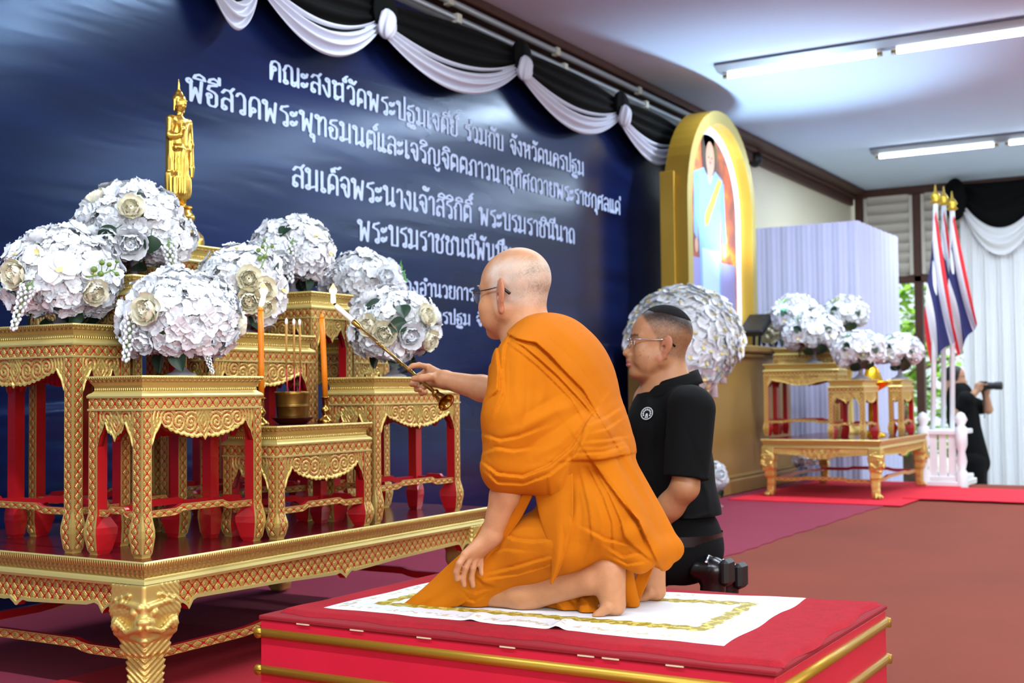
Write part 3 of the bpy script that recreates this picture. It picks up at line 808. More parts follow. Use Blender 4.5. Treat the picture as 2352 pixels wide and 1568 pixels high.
# ------------------------------------------------------------------ flowers
pet_m = mat('white_petal', 'F0F3F8', .65, 0, sss=(.2, (.02, .02, .02), .3))
cream_m = mat('cream_petal', 'F3EED6', .6, 0, sss=(.2, (.02, .02, .015), .3))
lip_m = mat('yellow_throat', 'F0DC96', .6)
leaf_m = mat('dark_leaf', '1D3A26', .45, noise=(30, .3)); leaf2_m = mat('fresh_leaf', '4E8F3A', .5); stem_m = mat('green_stem', '7FA257', .6); berry_m = mat('green_berry', '6E8A3C', .4)
glass_m = mat('cut_glass', 'C9C6D2', .22, 0, trans=.55, ior=1.45, bump=(260, .5, .003))
def petal(b, T, L, w, cup, curl, mi=0, n=5, ruff=0., ph=0.):
    def fn(u, v):
        a = (u-.5)*2; wd = w*math.sin(min(1, v*1.02+.06)*PI*.86+.12)**.75
        z = cup*L*(v*v)*1.0+abs(a)**2*w*.35*(1-v)-curl*L*max(0, v-.6)**2*4+ruff*math.sin(a*5+ph)*v*v
        return T @ Vector((a*wd, v*L, z))
    b.grid(fn, n, n, mi)
def hydrangea(seed, R0=.062, nf=26):
    rn = random.Random(seed); b = MB(); g = PI*(3-math.sqrt(5))
    for i in range(nf):
        z = 1-i/(nf-1)*1.25; ph = i*g; rr = math.sqrt(max(0, 1-z*z)); n = Vector((rr*math.cos(ph), rr*math.sin(ph), z)); n = (n+Vector([rn.uniform(-.15, .15) for _ in range(3)])).normalized()
        q = n.to_track_quat('Z', 'Y').to_matrix().to_4x4(); p = n*R0*rn.uniform(.78, 1.02); a0 = rn.uniform(0, 6.28)
        for k in range(4):
            T = Matrix.Translation(p) @ q @ Matrix.Rotation(a0+k*PI/2+rn.uniform(-.15, .15), 4, 'Z') @ Matrix.Rotation(rn.uniform(-.1, .35), 4, 'X')
            petal(b, T, rn.uniform(.024, .031), rn.uniform(.013, .017), .15, .12, 0, 4, .003, rn.uniform(0, 6))
    b.ball((0, 0, 0), R0*.62, 10, 6, 1)
    return b.mesh('hydrangea', [pet_m, stem_m])
def rose(seed, m):
    rn = random.Random(seed); b = MB()
    for ring, (n, r, tilt, L, w) in enumerate(((3, .004, -.22, .034, .012), (4, .0085, -.10, .036, .017), (5, .013, .06, .037, .021), (6, .017, .36, .038, .024), (7, .018, .82, .039, .026))):
        for k in range(n):
            an = 2*PI*k/n+ring*.7+rn.uniform(-.12, .12)
            T = Matrix.Rotation(an, 4, 'Z') @ Matrix.Translation((0, r, -.006)) @ Matrix.Rotation(PI/2-tilt-rn.uniform(-.08, .08), 4, 'X')
            petal(b, T, L*rn.uniform(.92, 1.08), w, -.18 if ring < 3 else .05, -.25 if ring > 1 else 0, 0, 6, .0015, rn.uniform(0, 6))
    b.grid(lambda u, v: ((.0145+.0016*math.sin(u*6*PI+v*9))*math.sin((.12+.88*v)*PI/2*1.0)*math.cos(u*2*PI), (.0145+.0016*math.sin(u*6*PI+v*9))*math.sin((.12+.88*v)*PI/2)*math.sin(u*2*PI), .026-.03*v*v), 24, 8)
    return b.mesh('rose', [m])
def orchid(seed):
    rn = random.Random(seed); b = MB()
    for an, L, w in ((0, .040, .019), (2.35, .040, .018), (-2.35, .040, .018), (1.22, .046, .034), (-1.22, .046, .034)):
        petal(b, Matrix.Rotation(an, 4, 'Z') @ Matrix.Rotation(.12, 4, 'X'), L, w, .1, .15, 0, 7)
    for sg in (-1, 1): petal(b, Matrix.Translation((0, 0, .006)) @ Matrix.Rotation(PI+sg*.6, 4, 'Z') @ Matrix.Rotation(.7, 4, 'X'), .016, .007, .2, 0, 1, 4)
    b.ball((0, 0, .005), (.0035, .0045, .004), 8, 6, 1)
    return b.mesh('orchid', [pet_m, lip_m])
def spike(seed):
    rn = random.Random(seed); b = MB(); pts = [Vector((0, .012*math.sin(t*2.2), -t*.135+.03*math.sin(t*3))) for t in np.linspace(0, 1, 9)]
    b.tube(pts, [.0022]*8+[.001], 5, 1)
    for i in range(64):
        t = .12+.88*i/63; p = pts[min(7, int(t*8))].lerp(pts[min(8, int(t*8)+1)], t*8-int(t*8)); an = i*2.4; L = lerp(.024, .006, t)
        q = p+Vector((math.cos(an)*L, math.sin(an)*L, -L*.5)); b.ball(q, (.0045, .0045, .0058), 6, 4, 0)
        if i % 2 == 0: b.tube([p, q], .0009, 4, 1, cap=False)
    return b.mesh('blossom_spray', [pet_m, stem_m])
def leafm(m, L=.075, w=.026):
    b = MB()
    def fn(u, v):
        a = (u-.5)*2; wd = w*math.sin(PI*v**.8)**.8 if 0 < v < 1 else 0
        return (a*wd, v*L, abs(a)*wd*.35-.25*L*(v-.4)**2)
    b.grid(fn, 6, 10); b.tube([(0, -.02, -.003), (0, L*.95, -.012)], .0012, 4); return b.mesh('leaf', [m])
def berries(seed):
    rn = random.Random(seed); b = MB(); b.tube([(0, 0, 0), (.01, .03, .012), (.012, .065, .03)], .0018, 6, 0)
    for k in range(6):
        t = .25+.75*k/5; p = Vector((.01*t, .065*t, .03*t)); q = p+Vector((rn.uniform(-.022, .022), rn.uniform(0, .012), rn.uniform(0, .014))); r_ = lerp(.0095, .005, t)
        b.tube([p, q], .0013, 5, 0); b.ball(q, (r_, r_, r_*1.2), 10, 7, 1)
    return b.mesh('berry_sprig', [stem_m, berry_m])
def fern(seed):
    rn = random.Random(seed); b = MB()
    for k in range(14):
        an = rn.uniform(-.8, .8); s_ = .012+.03*k/14; b.add([(s_*math.sin(an)-.004, s_*math.cos(an), 0), (s_*math.sin(an)+.004, s_*math.cos(an), .002), (s_*math.sin(an)*1.4, s_*math.cos(an)*1.35, .006)], [(0, 1, 2)])
    b.tube([(0, 0, 0), (0, .045, 0)], .001, 4); return b.mesh('greenery', [leaf2_m])
FM = {'hydrangea': [hydrangea(i) for i in range(4)], 'rose': [rose(i, pet_m) for i in range(2)]+[rose(9, cream_m)], 'orchid': [orchid(1), orchid(2)], 'blossom_spray': [spike(1), spike(2)], 'leaf': [leafm(leaf_m), leafm(leaf_m, .06, .03)], 'berry_sprig': [berries(3)], 'greenery': [fern(1)], 'cream_rose': [rose(21, cream_m)]}
def vase_mesh(h=.085, r=.045):
    b = MB(); pr = [(r*1.0, 0), (r*1.02, .004), (r*.6, .010), (r*.27, .020), (r*.24, h*.42), (r*.5, h*.58), (r*1.15, h*.8), (r*1.5, h*1.02), (r*1.42, h*1.02), (r*1.05, h*.82), (r*.2, h*.62), (0, h*.6)]
    b.lathe(pr, 32, 0, rmod=lambda an, z: 1+.02*math.cos(an*12) if z > h*.5 else 1); return b.mesh('vase', [glass_m])
VASE = vase_mesh()
def place(mesh, p, n, root, roll=0., s=1., name=None):
    q = Vector(n).normalized().to_track_quat('Z', 'Y')
    o = obj(name or mesh.name.split('.')[0], mesh, root); o.matrix_local = Matrix.Translation(p) @ q.to_matrix().to_4x4() @ Matrix.Rotation(roll, 4, 'Z') @ Matrix.Scale(s, 4)
    return o
def bouquet(c, rad, ztop, label, feats=(), seed=0, n=30, vs_=1., group='white flower bouquets', fs=1., name='flower_bouquet', hyd=.72, hmax=9.):
    """c = centre of the dome, rad = (half width, half height), ztop = shelf height; feats = (kind, across, up, scale, roll) on the side towards the hall"""
    rn = random.Random(seed); c = Vector(c); g = PI*(3-math.sqrt(5))
    r = thing(name, label, 'flower arrangement', (c.x, c.y, ztop), 0, group); k = Vector((0, 0, c.z-ztop))
    rx, rzv = rad; h = max(.05, c.z-ztop-rzv*.35)
    v = obj('vase', VASE, r); v.scale = (vs_, vs_, h/.085)
    D = Vector((c.x, c.y, 0)).normalized(); Rv = Vector((D.y, -D.x, 0))
    used = []
    for (kind, fu, fw, s_, roll) in feats:
        d = math.sqrt(max(.05, 1-fu*fu-fw*fw)); nn = Rv*fu+Vector((0, 0, fw))-D*d; nn.normalize(); used.append(nn)
        p = k+Vector((nn.x*rx, nn.y*rx, nn.z*rzv))*(.93 if kind in ('rose', 'cream_rose', 'orchid') else .97)
        if kind == 'hydrangea': p = k+Vector((nn.x*rx, nn.y*rx, nn.z*rzv))*.62
        m = rn.choice(FM[kind]); name = 'rose' if kind == 'cream_rose' else kind
        if kind == 'blossom_spray':
            o = obj(name, m, r, p); o.scale = (s_,)*3; o.rotation_euler = (R(roll)*D.x, R(roll)*1.0, 0)
        else: place(m, p, nn, r, R(roll), s_*fs, name)
    for i in range(n):
        z = 1-(i+.5)/n*1.55; ph = i*g+seed; rr = math.sqrt(max(0, 1-z*z)); nn = Vector((rr*math.cos(ph), rr*math.sin(ph), z))
        if any((nn-q).length < .34 for q in used) and rn.random() < .8: kind = 'hydrangea'; dp = .42 if hmax > 8 else .75
        else:
            x = rn.random(); kind = 'hydrangea' if x < hyd else ('rose' if x < hyd+.16 else ('orchid' if x < hyd+.21 else 'leaf')); dp = (.60 if hmax > 8 else .80) if kind == 'hydrangea' else .92
        p = k+(Vector((nn.x*rx, nn.y*rx, nn.z*rzv))-D*(nn.dot(D)*rx*.2))*dp
        s_ = min(hmax, rx/.135)*rn.uniform(.86, 1.05) if kind == 'hydrangea' else (1 if fs == 1 else fs)
        place(rn.choice(FM[kind]), p, nn if kind != 'leaf' else nn+Vector((0, 0, -.3)), r, rn.uniform(0, 6.3), s_)
    for i in range(3):
        ph = i*2.1+seed; nn = Vector((math.cos(ph), math.sin(ph), -.75)); place(rn.choice(FM['leaf']), k+Vector((nn.x*rx*.45, nn.y*rx*.45, -rzv*.62)), nn+Vector((0, 0, .9)), r, rn.uniform(-.6, .6)+PI, 1.0*fs)
    return r
def bq(px, py, hw, hh, Y, ztop, *a, **k):
    c = ony(px, py, Y); s = (c-Vector((0, 0, CAM_Z))).length/FPX; return bouquet(c, (hw*s, hh*s), ztop, *a, **k)
bq(138, 640, 122, 100, 3.10, ZB+.66, 'white bouquet at far left with a large orchid in front and green berries', (('orchid', -.02, .1, 1.25, 20), ('orchid', .55, .05, .95, -30), ('orchid', -.75, .45, .9, 60), ('berry_sprig', .42, -.05, 1.2, -60), ('blossom_spray', -.45, -.15, 1.15, 15), ('rose', -.72, 0, 1.1, 0), ('cream_rose', .55, -.35, 1.0, 0), ('leaf', .62, -.72, 1.25, 200), ('leaf', -.25, -.92, 1.2, 170), ('hydrangea', 0, .75, 1, 0), ('hydrangea', .1, -.62, 1, 0), ('berry_sprig', -.95, -.1, 1.1, 110)), 11)
bq(308, 530, 122, 92, 3.16, ZB+.82, 'topmost white bouquet beside the golden statue, with two roses low in front', (('rose', -.05, -.42, 1.25, 0), ('rose', -.42, -.4, 1.2, 0), ('blossom_spray', .6, -.3, 1.2, -12), ('leaf', .3, -.25, 1.0, 180), ('leaf', -.3, -.1, 1.0, 120), ('cream_rose', -.05, .35, 1.0, 0), ('hydrangea', .25, .4, 1, 0), ('hydrangea', -.55, .35, 1, 0), ('orchid', .45, .95, .8, 40), ('leaf', .1, -.85, .9, 180)), 22)
bq(416, 737, 128, 99, 2.75, ZB+.505, 'large white hydrangea bouquet in front, in a footed glass bowl on the front left table', (('hydrangea', 0, 0, 1.1, 0), ('hydrangea', .45, .2, 1.1, 0), ('hydrangea', .2, .6, 1.1, 0), ('hydrangea', .35, -.45, 1.1, 0), ('hydrangea', -.25, -.5, 1.05, 0), ('hydrangea', -.3, .4, 1, 0), ('hydrangea', .8, .1, 1, 0), ('blossom_spray', -.72, .25, 1.2, 8), ('cream_rose', -.55, .15, 1.15, 0), ('orchid', -.85, .0, .95, 80), ('orchid', .75, -.65, .85, 0), ('rose', -.6, .6, 1, 0), ('greenery', -.2, .95, 1.2, 0), ('blossom_spray', .42, -.62, .62, -14), ('rose', -.62, -.5, .9, 0)), 33, hyd=.86)
bq(560, 660, 100, 92, 2.96, ZB+.655, 'white bouquet behind the lit candle with a knot of four cream roses', (('cream_rose', .1, .1, 1.05, 0), ('cream_rose', .42, -.12, 1.0, 0), ('cream_rose', .1, -.38, 1.1, 0), ('cream_rose', .42, -.5, 1.0, 0), ('berry_sprig', .38, .42, 1.1, -10), ('orchid', .85, -.1, 1.0, 30), ('hydrangea', -.4, .4, 1.1, 0), ('hydrangea', .55, -.8, 1.1, 0), ('orchid', -.15, .9, .95, 0), ('leaf', -.3, -.35, 1, 200), ('blossom_spray', -.75, -.1, 1, 10)), 44)
bq(672, 582, 93, 74, 3.13, ZB+.82, 'white bouquet on the tall right table with a hanging spray of buds at its centre', (('blossom_spray', .02, .35, 1.25, 0), ('orchid', .55, .45, 1.05, 20), ('rose', -.25, -.35, 1.1, 0), ('hydrangea', -.5, .1, 1, 0), ('hydrangea', .6, -.2, 1, 0), ('leaf', -.1, .75, .9, 160), ('leaf', .55, -.85, 1.2, 200), ('leaf', -.55, -.85, 1.1, 160), ('orchid', .9, -.05, .9, 60), ('hydrangea', 0, .8, .9, 0)), 55)
bq(838, 655, 92, 58, 3.15, ZB+.66, 'low wide white bouquet behind the lighter, right of the tall table', (('hydrangea', -.3, .3, 1, 0), ('hydrangea', .15, .45, 1, 0), ('rose', .5, .2, 1.1, 0), ('greenery', .95, .2, 1.6, -60), ('greenery', -.7, .85, 1.2, 40), ('hydrangea', .6, -.3, .9, 0)), 66, hyd=.85)
bq(905, 757, 100, 90, 2.72, ZB+.505, 'white bouquet with pale roses beside the hand holding the lighter', (('cream_rose', -.2, -.15, 1.1, 0), ('cream_rose', -.55, .05, 1, 0), ('rose', .35, -.2, 1.15, 0), ('cream_rose', .78, -.3, 1.0, 0), ('cream_rose', .72, .3, 1.0, 0), ('leaf', .3, .15, 1.1, 110), ('leaf', .15, .6, 1.0, 190), ('hydrangea', -.15, .5, 1, 0), ('hydrangea', .7, .75, .9, 0), ('hydrangea', -.6, -.45, 1, 0), ('hydrangea', .05, -.65, 1, 0), ('greenery', .1, -.35, 1.1, 0), ('leaf', .55, -.88, 1.3, 180), ('rose', -.75, .3, 1, 0)), 77, hyd=.66)

# ------------------------------------------------------------------ golden standing statue
gleaf_m = mat('polished_gilt', 'DDB24E', .24, .88, bump=(60, .05, .003))
def statue():
    c = ony(412, 470, 3.27); zt = ZB+.965
    r = thing('buddha_statue', 'golden standing Buddha statue with one palm raised, on the tallest table', 'statue', (c.x, c.y, zt))
    b = MB(); pr = [(.088, 0), (.088, .030), (.084, .048), (.066, .066), (.055, .074), (.056, .082), (.046, .090), (.044, .096), (.052, .106), (.054, .116), (.050, .126), (.044, .132), (.044, .140), (0, .140)]
    b.lathe(pr, 40, 0, rmod=lambda an, z: 1+(.035*abs(math.sin(an*9)) if .095 < z < .13 or .05 < z < .078 else 0))
    b.build('pedestal', [gleaf_m], r)
    s = SDF()
    for (z0, rx0, ry0), (z1, rx1, ry1) in zip(((.048, .043, .030), (.12, .039, .028), (.20, .033, .025), (.24, .031, .024), (.285, .039, .027)), ((.12, .039, .028), (.20, .033, .025), (.24, .031, .024), (.285, .039, .027), (.318, .036, .022))):
        s.ell((0, 0, (z0+z1)/2), ((rx0+rx1)/2*1.0, (ry0+ry1)/2, (z1-z0)*.85), None, .02)
    s.rbox((0, .004, .085), (.040, .026, .040), .014, None, .02)
    s.rbox((0, .012, .17), (.046, .012, .115), .006, None, .01)                    # mantle behind
    s.rbox((-.030, .010, .09), (.020, .008, .045), .005, Matrix.Rotation(R(-6), 4, 'Y'), .01); s.rbox((.030, .010, .09), (.020, .008, .045), .005, Matrix.Rotation(R(6), 4, 'Y'), .01)
    s.cap((-.034, 0, .322), (.034, 0, .322), .016, .016, .02)
    s.cap((0, -.026, .06), (0, -.026, .215), .006, .005, .006)                      # front pleat
    s.cap((-.03, -.014, .222), (.03, -.014, .222), .010, .010, .008)                # belt roll
    # raised right arm (image left) and hanging left arm
    s.chain([(-.044, .0, .322), (-.052, -.006, .262), (-.028, -.034, .262)], [.0145, .012, .009], .01); s.cap((-.028, -.036, .264), (-.026, -.042, .284), .009, .010, .006)
    for k in range(4): s.cap((-.034+k*.0055, -.044, .290), (-.034+k*.0055, -.047, .312-.003*abs(k-1.5)), .0034, .0026, .002)
    s.cap((-.018, -.044, .282), (-.012, -.047, .292), .0034, .0028, .002)
    s.chain([(.044, .0, .322), (.052, -.002, .245), (.052, -.008, .165)], [.0145, .011, .008], .01); s.cap((.052, -.009, .160), (.051, -.010, .128), .009, .005, .006)
    # head
    s.cap((0, 0, .335), (0, -.002, .362), .012, .012, .01); s.ell((0, -.003, .385), (.0225, .025, .029), None, .008)
    s.ell((0, -.029, .383), (.004, .005, .009), None, .004); s.ell((0, -.025, .371), (.008, .005, .003), None, .003)
    for sg in (-1, 1):
        s.cap((sg*.024, .0, .396), (sg*.023, .002, .358), .0045, .004, .003); s.cap((sg*.004, -.026, .394), (sg*.017, -.021, .395), .003, .0025, .003)
    s.ell((0, .003, .404), (.0235, .025, .016), None, .006); s.ell((0, .003, .420), (.014, .015, .013), None, .008)
    s.cap((0, .003, .428), (0, .003, .475), .0065, .0012, .006)
    for sg in (-1, 1):
        s.cap((sg*.016, .0, .012), (sg*.016, 0, .06), .011, .012, .008); s.ell((sg*.018, -.016, .010), (.011, .028, .010), None, .008)
    def disp(P):
        z = P[:, 2]; m = ((z > .398) & (z < .432)) | ((z > .375) & (P[:, 1] > .004) & (z < .43) & (np.abs(P[:, 0]) < .03))
        f = np.clip((.21-z)/.03, 0, 1)*np.clip((z-.05)/.02, 0, 1)
        return np.where(m, -.0011*np.sin(P[:, 0]*900)*np.sin(P[:, 2]*900)*np.cos(P[:, 1]*500), 0)-f*.0012*np.sin(np.arctan2(P[:, 0], P[:, 1])*22)
    s.disp = disp
    P, F = s.mesh((-.075, -.065, 0), (.075, .045, .485), .0018)
    P[:, 2] += .140
    obj('figure', npmesh('figure', P, F, [gleaf_m]), r)
statue()

# ------------------------------------------------------------------ candles, incense, brass
brass_m = mat('old_brass', '8A6A30', .34, .9, noise=(25, .25)); brassb_m = mat('bright_brass', 'B9934A', .22, 1.0); copper_m = mat('copper_brown', '5A2A1C', .35, .6)
orange_m = mat('orange_wax', 'F58A12', .4, 0, sss=(.5, (.05, .02, .005), .4)); ivory_m = mat('ivory_wax', 'F1EEE2', .45, 0, sss=(.3, (.03, .03, .02), .3))
flame_m = mat('flame', 'FFF1D0', .5, emit=('FFE9B8', 14)); flamet_m = mat('flame_tip', 'FFB070', .5, emit=('FF9A55', 3.0)); wick_m = mat('burnt_wick', '15100E', .9)
ZT4 = ZB+.35
def flame(root, z, h, lean=.1, r=.010):
    pr = [(0, 0), (.55, .06), (.62, .2), (.5, .45), (.95, .60), (.85, .72), (.45, .86), (0, 1.0)]
    for nm, sel, m in (('flame', pr[:6], flame_m), ('flame_tip', pr[5:], flamet_m)):
        b = MB(); n = 16; v = []; f = []
        for (q, t) in sel:
            for k in range(n):
                an = 2*PI*k/n; v.append((r*max(q, .01)*math.cos(an)+lean*h*math.sin(t*2.4)*.3, r*max(q, .01)*math.sin(an), z+h*t))
        for i in range(len(sel)-1): f += [(i*n+k, i*n+(k+1) % n, (i+1)*n+(k+1) % n, (i+1)*n+k) for k in range(n)]
        b.add(v, f, 0, smooth=True); b.build(nm, m, root)
def candle(px, py, lean, lit, label, name='candle'):
    base = Vector((ony(px, 900, 2.705).x, 2.705, ZT4))
    st = thing('candlestick', 'brass candlestick under the '+('lit orange candle' if lit else 'unlit orange candle'), 'candlestick', base, 0, 'brass candlesticks')
    pr = [(.026, 0), (.028, .004), (.024, .012), (.012, .020), (.008, .026), (.013, .034), (.016, .042), (.012, .050), (.008, .056), (.0105, .062), (.0105, .082), (.0155, .085), (.0155, .088), (.0105, .088), (.0105, .080), (0, .080)]
    MB().lathe(pr, 28).build('stem', brassb_m, st)
    c = thing(name, label, 'candle', base+Vector((0, 0, .0805)))
    H = .282 if lit else .272; L = lean
    b = MB(); b.tube([(0, 0, 0), (L*.3, 0, H*.4), (L*.7, 0, H*.75), (L, 0, H)], [.0095, .0095, .0096, .0098], 18); b.tube([(L, 0, H), (L, 0, H+.008), (L*1.02, 0, H+.017)], [.0098, .0075, .0035], 18); b.build('wax', orange_m, c)
    MB().tube([(L, 0, H+.014), (L+.002, 0, H+.022), (L+.007, 0, H+.026), (L+.013, 0, H+.027)] if not lit else [(L, 0, H+.014), (L+.002, 0, H+.024)], .0014, 6).build('wick', orange_m if not lit else wick_m, c)
    if lit: flame(c, H+.014, .082, .6, .0135); MB()
    if lit:
        for o in c.children:
            if o.name.startswith('flame'): o.location.x += L
candle(600, 976, -.001, True, 'lit orange candle left of the incense bowl')
candle(747, 966, -.016, False, 'orange candle not yet lit, right of the incense bowl')
bc = Vector((ony(672, 930, 2.715).x, 2.715, ZT4))
dsh = thing('saucer', 'dark copper saucer under the brass incense bowl', 'saucer', bc)
MB().lathe([(0, .002), (.042, 0), (.050, .004), (.068, .020), (.070, .022), (.066, .022), (.050, .008), (0, .006)], 40).build('dish', copper_m, dsh)
bw = thing('incense_bowl', 'brass incense bowl with a scalloped rim and engraved bands', 'bowl', bc+Vector((0, 0, .0085)))
def rim(an, z): return 1+(.012*math.cos(an*22) if z > .092 else 0)
MB().lathe([(0, 0), (.046, 0), (.0485, .004), (.051, .02), (.0535, .048), (.0545, .049), (.0545, .0515), (.0538, .052), (.0545, .0535), (.0545, .056), (.0540, .0565), (.0545, .058), (.0545, .060), (.0562, .088), (.060, .098), (.0585, .0985), (.054, .088), (.048, .01), (0, .008)], 88, rmod=rim).build('bowl', brass_m, bw)
MB().lathe([(0, .066), (.03, .067), (.0535, .064)], 28).build('ash', mat('grey_ash', '8A857C', .95), bw)
inc_m = mat('incense_paste', 'B5853C', .7); stick_m = mat('red_stick', 'B5283A', .6); ash_m = mat('white_ash', 'EDEAE6', .9)
for px_, lean, lab in ((658, -.006, 'left of the three incense sticks standing in the bowl'), (676, .0, 'middle of the three incense sticks standing in the bowl'), (690, .004, 'right of the three incense sticks standing in the bowl')):
    q = ony(px_, 780, bc.y); x = q.x-bc.x
    t = thing('incense_stick', lab, 'incense stick', (bc.x+x*.8, bc.y, bc.z+.0745), 0, 'incense sticks in the bowl')
    MB().tube([(0, 0, 0), (lean*.4+x*.15, 0, .11)], .0022, 8).build('stick', stick_m, t)
    MB().tube([(lean*.4+x*.15, 0, .108), (lean, 0, .255)], [.0028, .0042], 10).build('incense', inc_m, t)
    MB().lathe([(0, -.012), (.0046, -.010), (.0052, -.002), (.0044, .006), (0, .012)], 12, c=(lean, 0, .262)).build('ash_tip', ash_m, t)
# ------------------------------------------------------------------ people
def skin_mat(name, c, rough=.48):
    m = mat(name, c, rough, 0, spec=.4, sss=(.12, (.012, .005, .003), 1.0)); t = m.node_tree
    a = t.nodes.new('ShaderNodeVertexColor'); a.layer_name = 'Tone'
    n = t.nodes.new('ShaderNodeTexNoise'); n.inputs['Scale'].default_value = 55; n.inputs['Detail'].default_value = 5
    tc = t.nodes.new('ShaderNodeTexCoord'); t.links.new(tc.outputs['Object'], n.inputs['Vector'])
    mx = t.nodes.new('ShaderNodeMixRGB'); mx.blend_type = 'MULTIPLY'; mx.inputs[0].default_value = 1
    k = X(t, n.outputs[0])*.28+.86
    cb = t.nodes.new('ShaderNodeCombineXYZ'); [t.links.new(k.k, cb.inputs[i]) for i in range(3)]
    t.links.new(a.outputs[0], mx.inputs[1]); t.links.new(cb.outputs[0], mx.inputs[2]); t.links.new(mx.outputs[0], bsdf(m).inputs['Base Color'])
    bp = t.nodes.new('ShaderNodeBump'); bp.inputs['Strength'].default_value = .25; bp.inputs['Distance'].default_value = .002
    n2 = t.nodes.new('ShaderNodeTexNoise'); n2.inputs['Scale'].default_value = 320; t.links.new(tc.outputs['Object'], n2.inputs['Vector']); t.links.new(n2.outputs[0], bp.inputs['Height']); t.links.new(bp.outputs[0], bsdf(m).inputs['Normal'])
    return m
def rgb(h): return np.array(srgb(h)[:3])
class Frame:
    """local axes: x forward, y to the left, z up"""
    def __init__(s, o, yaw, pitch=0., roll=0.):
        s.o = Vector(o); s.R = (Matrix.Rotation(yaw, 4, 'Z') @ Matrix.Rotation(-pitch, 4, 'Y') @ Matrix.Rotation(roll, 4, 'X'))
        s.M = Matrix.Translation(s.o) @ s.R; s.inv = np.array(s.M.inverted())
    def p(s, x, y, z): return tuple(s.M @ Vector((x, y, z)))
    def loc(s, P): return P@s.inv[:3, :3].T+s.inv[:3, 3]
def head_sdf(s, f, cz=.045, rz=.086, rx=.097, jaw=1., age=0., nose=0.):
    E = lambda c, r, k=.012, sg=1, rot=None: s.ell(f.p(*c), r, f.R if rot is None else f.R @ rot, k, sg)
    C = lambda a, b, ra, rb, k=.012, sg=1: s.cap(f.p(*a), f.p(*b), ra, rb, k, sg)
    E((-.012, 0, cz), (rx, .077, rz)); E((.030, 0, .035), (.068, .064, .070), .03)
    E((.028, 0, -.020), (.064, .060*jaw, .080), .03)
    for q in (1, -1):
        C((.005, q*.050*jaw, -.045), (.066, q*.018, -.088), .026*jaw, .019, .025)
        E((.060, q*.038*jaw, -.025), (.028+age*.004, .026+age*.005, .030), .02)
        C((.088, q*.010, .030), (.070, q*.046, .030), .011, .010, .014)
        E((.096, q*.031, .008), (.016, .016, .012), .012, -1)
        E((.078, q*.031, .007), (.0145, .0165, .0125), .006)
        C((.090, q*.018, .013), (.080, q*.045, .011), .004, .004, .004)
    E((.079, 0, -.093), (.020, .020, .016), .018)
    C((.092, 0, .018), (.113-nose, 0, -.026), .0085, .0105, .012); E((.116-nose, 0, -.029), (.0115, .012, .0105), .006)
    for q in (1, -1): E((.103, q*.0135, -.034), (.0115, .0090, .0088), .004)
    E((.079, 0, -.056), (.024, .033, .032), .016); C((.084, 0, .006), (.094, 0, -.040), .014, .016, .014)
    for q in (1, -1): C((.082, q*.010, -.030), (.074, q*.030, -.050), .014, .014, .014)
    E((.099, 0, -.050), (.010, .020, .012), .010)
    E((.105, 0, -.0560), (.0098, .023, .0070), .003); E((.103, 0, -.0690), (.0105, .021, .0078), .003)
    s.cap(f.p(.116, -.02, -.0625), f.p(.116, .02, -.0625), .0016, .0014, .003, -1)
    C((-.030, 0, -.030), (-.052, 0, -.165), .056, .062, .03); C((.02, 0, -.07), (-.02, 0, -.16), .035, .05, .03)
    for q in (1, -1):
        rot = Matrix.Rotation(q*R(-28), 4, 'Z') @ Matrix.Rotation(R(-12), 4, 'Y')
        E((-.014, q*.083, .002), (.022, .0075, .036+.006*age), .004, 1, rot)
        E((-.004, q*.092, .004), (.0125, .0065, .021), .004, -1, rot); E((-.004, q*.083, -.005), (.006, .008, .008), .003, -1, rot)
        E((-.012, q*.080, -.034-.004*age), (.010, .006, .012+.004*age), .006)
    return s
def hand(s, w, mid, knuck, fingers, thumb, pr=.017, k=.010):
    """w wrist, knuck = four knuckle points, fingers = per finger list of joints after the knuckle"""
    for kn in knuck: s.cap(w, kn, pr, .0108, .014)
    for kn, js in zip(knuck, fingers):
        L = [kn]+list(js); rr = [.0098, .0086, .0080, .0070][:len(L)]
        for i in range(len(L)-1): s.cap(L[i], L[i+1], rr[i], rr[i+1], .004)
    rr = [.015, .0115, .0105, .009]
    for i in range(len(thumb)-1): s.cap(thumb[i], thumb[i+1], rr[i], rr[i+1], .006)
robe_m = mat('saffron_cotton', 'C06902', .9, 0, spec=.2, noise=(7, .07), bump=(26, .35, .006))
steelf_m = mat('spectacle_metal', '5A5D66', .25, .9); lens_m = mat('spectacle_lens', 'DDE6EE', .05, 0, spec=.8, alpha=.16); tip_m = mat('black_acetate', '0C0D10', .35)
silver_m = mat('silver_metal', 'C9CCD2', .2, 1.0)
def glasses(f, root, frame, rim=True, w=.024, h=.017, x=.113, z=.004):
    g = MB(); loc = lambda p: tuple(Vector(f.p(*p))-root.location)
    for q in (1, -1):
        ring = [loc((x-.010*abs(math.cos(a)*w+.031)/.06-.002, q*(.031+w*math.cos(a)), z+h*math.sin(a)*(1 if math.sin(a) < 0 else .9))) for a in np.linspace(0, 2*PI, 25)]
        g.tube(ring, .0013, 6, 0)
        g.tube([loc((x-.012, q*.056, z+.010)), loc((x-.022, q*.068, z+.013)), loc((.03, q*.079, z+.013)), loc((-.008, q*.083, z+.016))], .0016, 6, 0)
        g.tube([loc((-.006, q*.083, z+.016)), loc((-.024, q*.084, z+.010)), loc((-.044, q*.082, z-.006))], [.0026, .0042, .0042], 8, 1)
        b = MB(); b.add([p for p in ring[:-1]], [tuple(range(24))]); b.build('lens', lens_m, root)
    g.tube([loc((x-.002, .009, z+.006)), loc((x+.001, 0, z+.009)), loc((x-.002, -.009, z+.006))], .0013, 6, 0)
    return g.build('eyeglasses', [frame, tip_m], root)
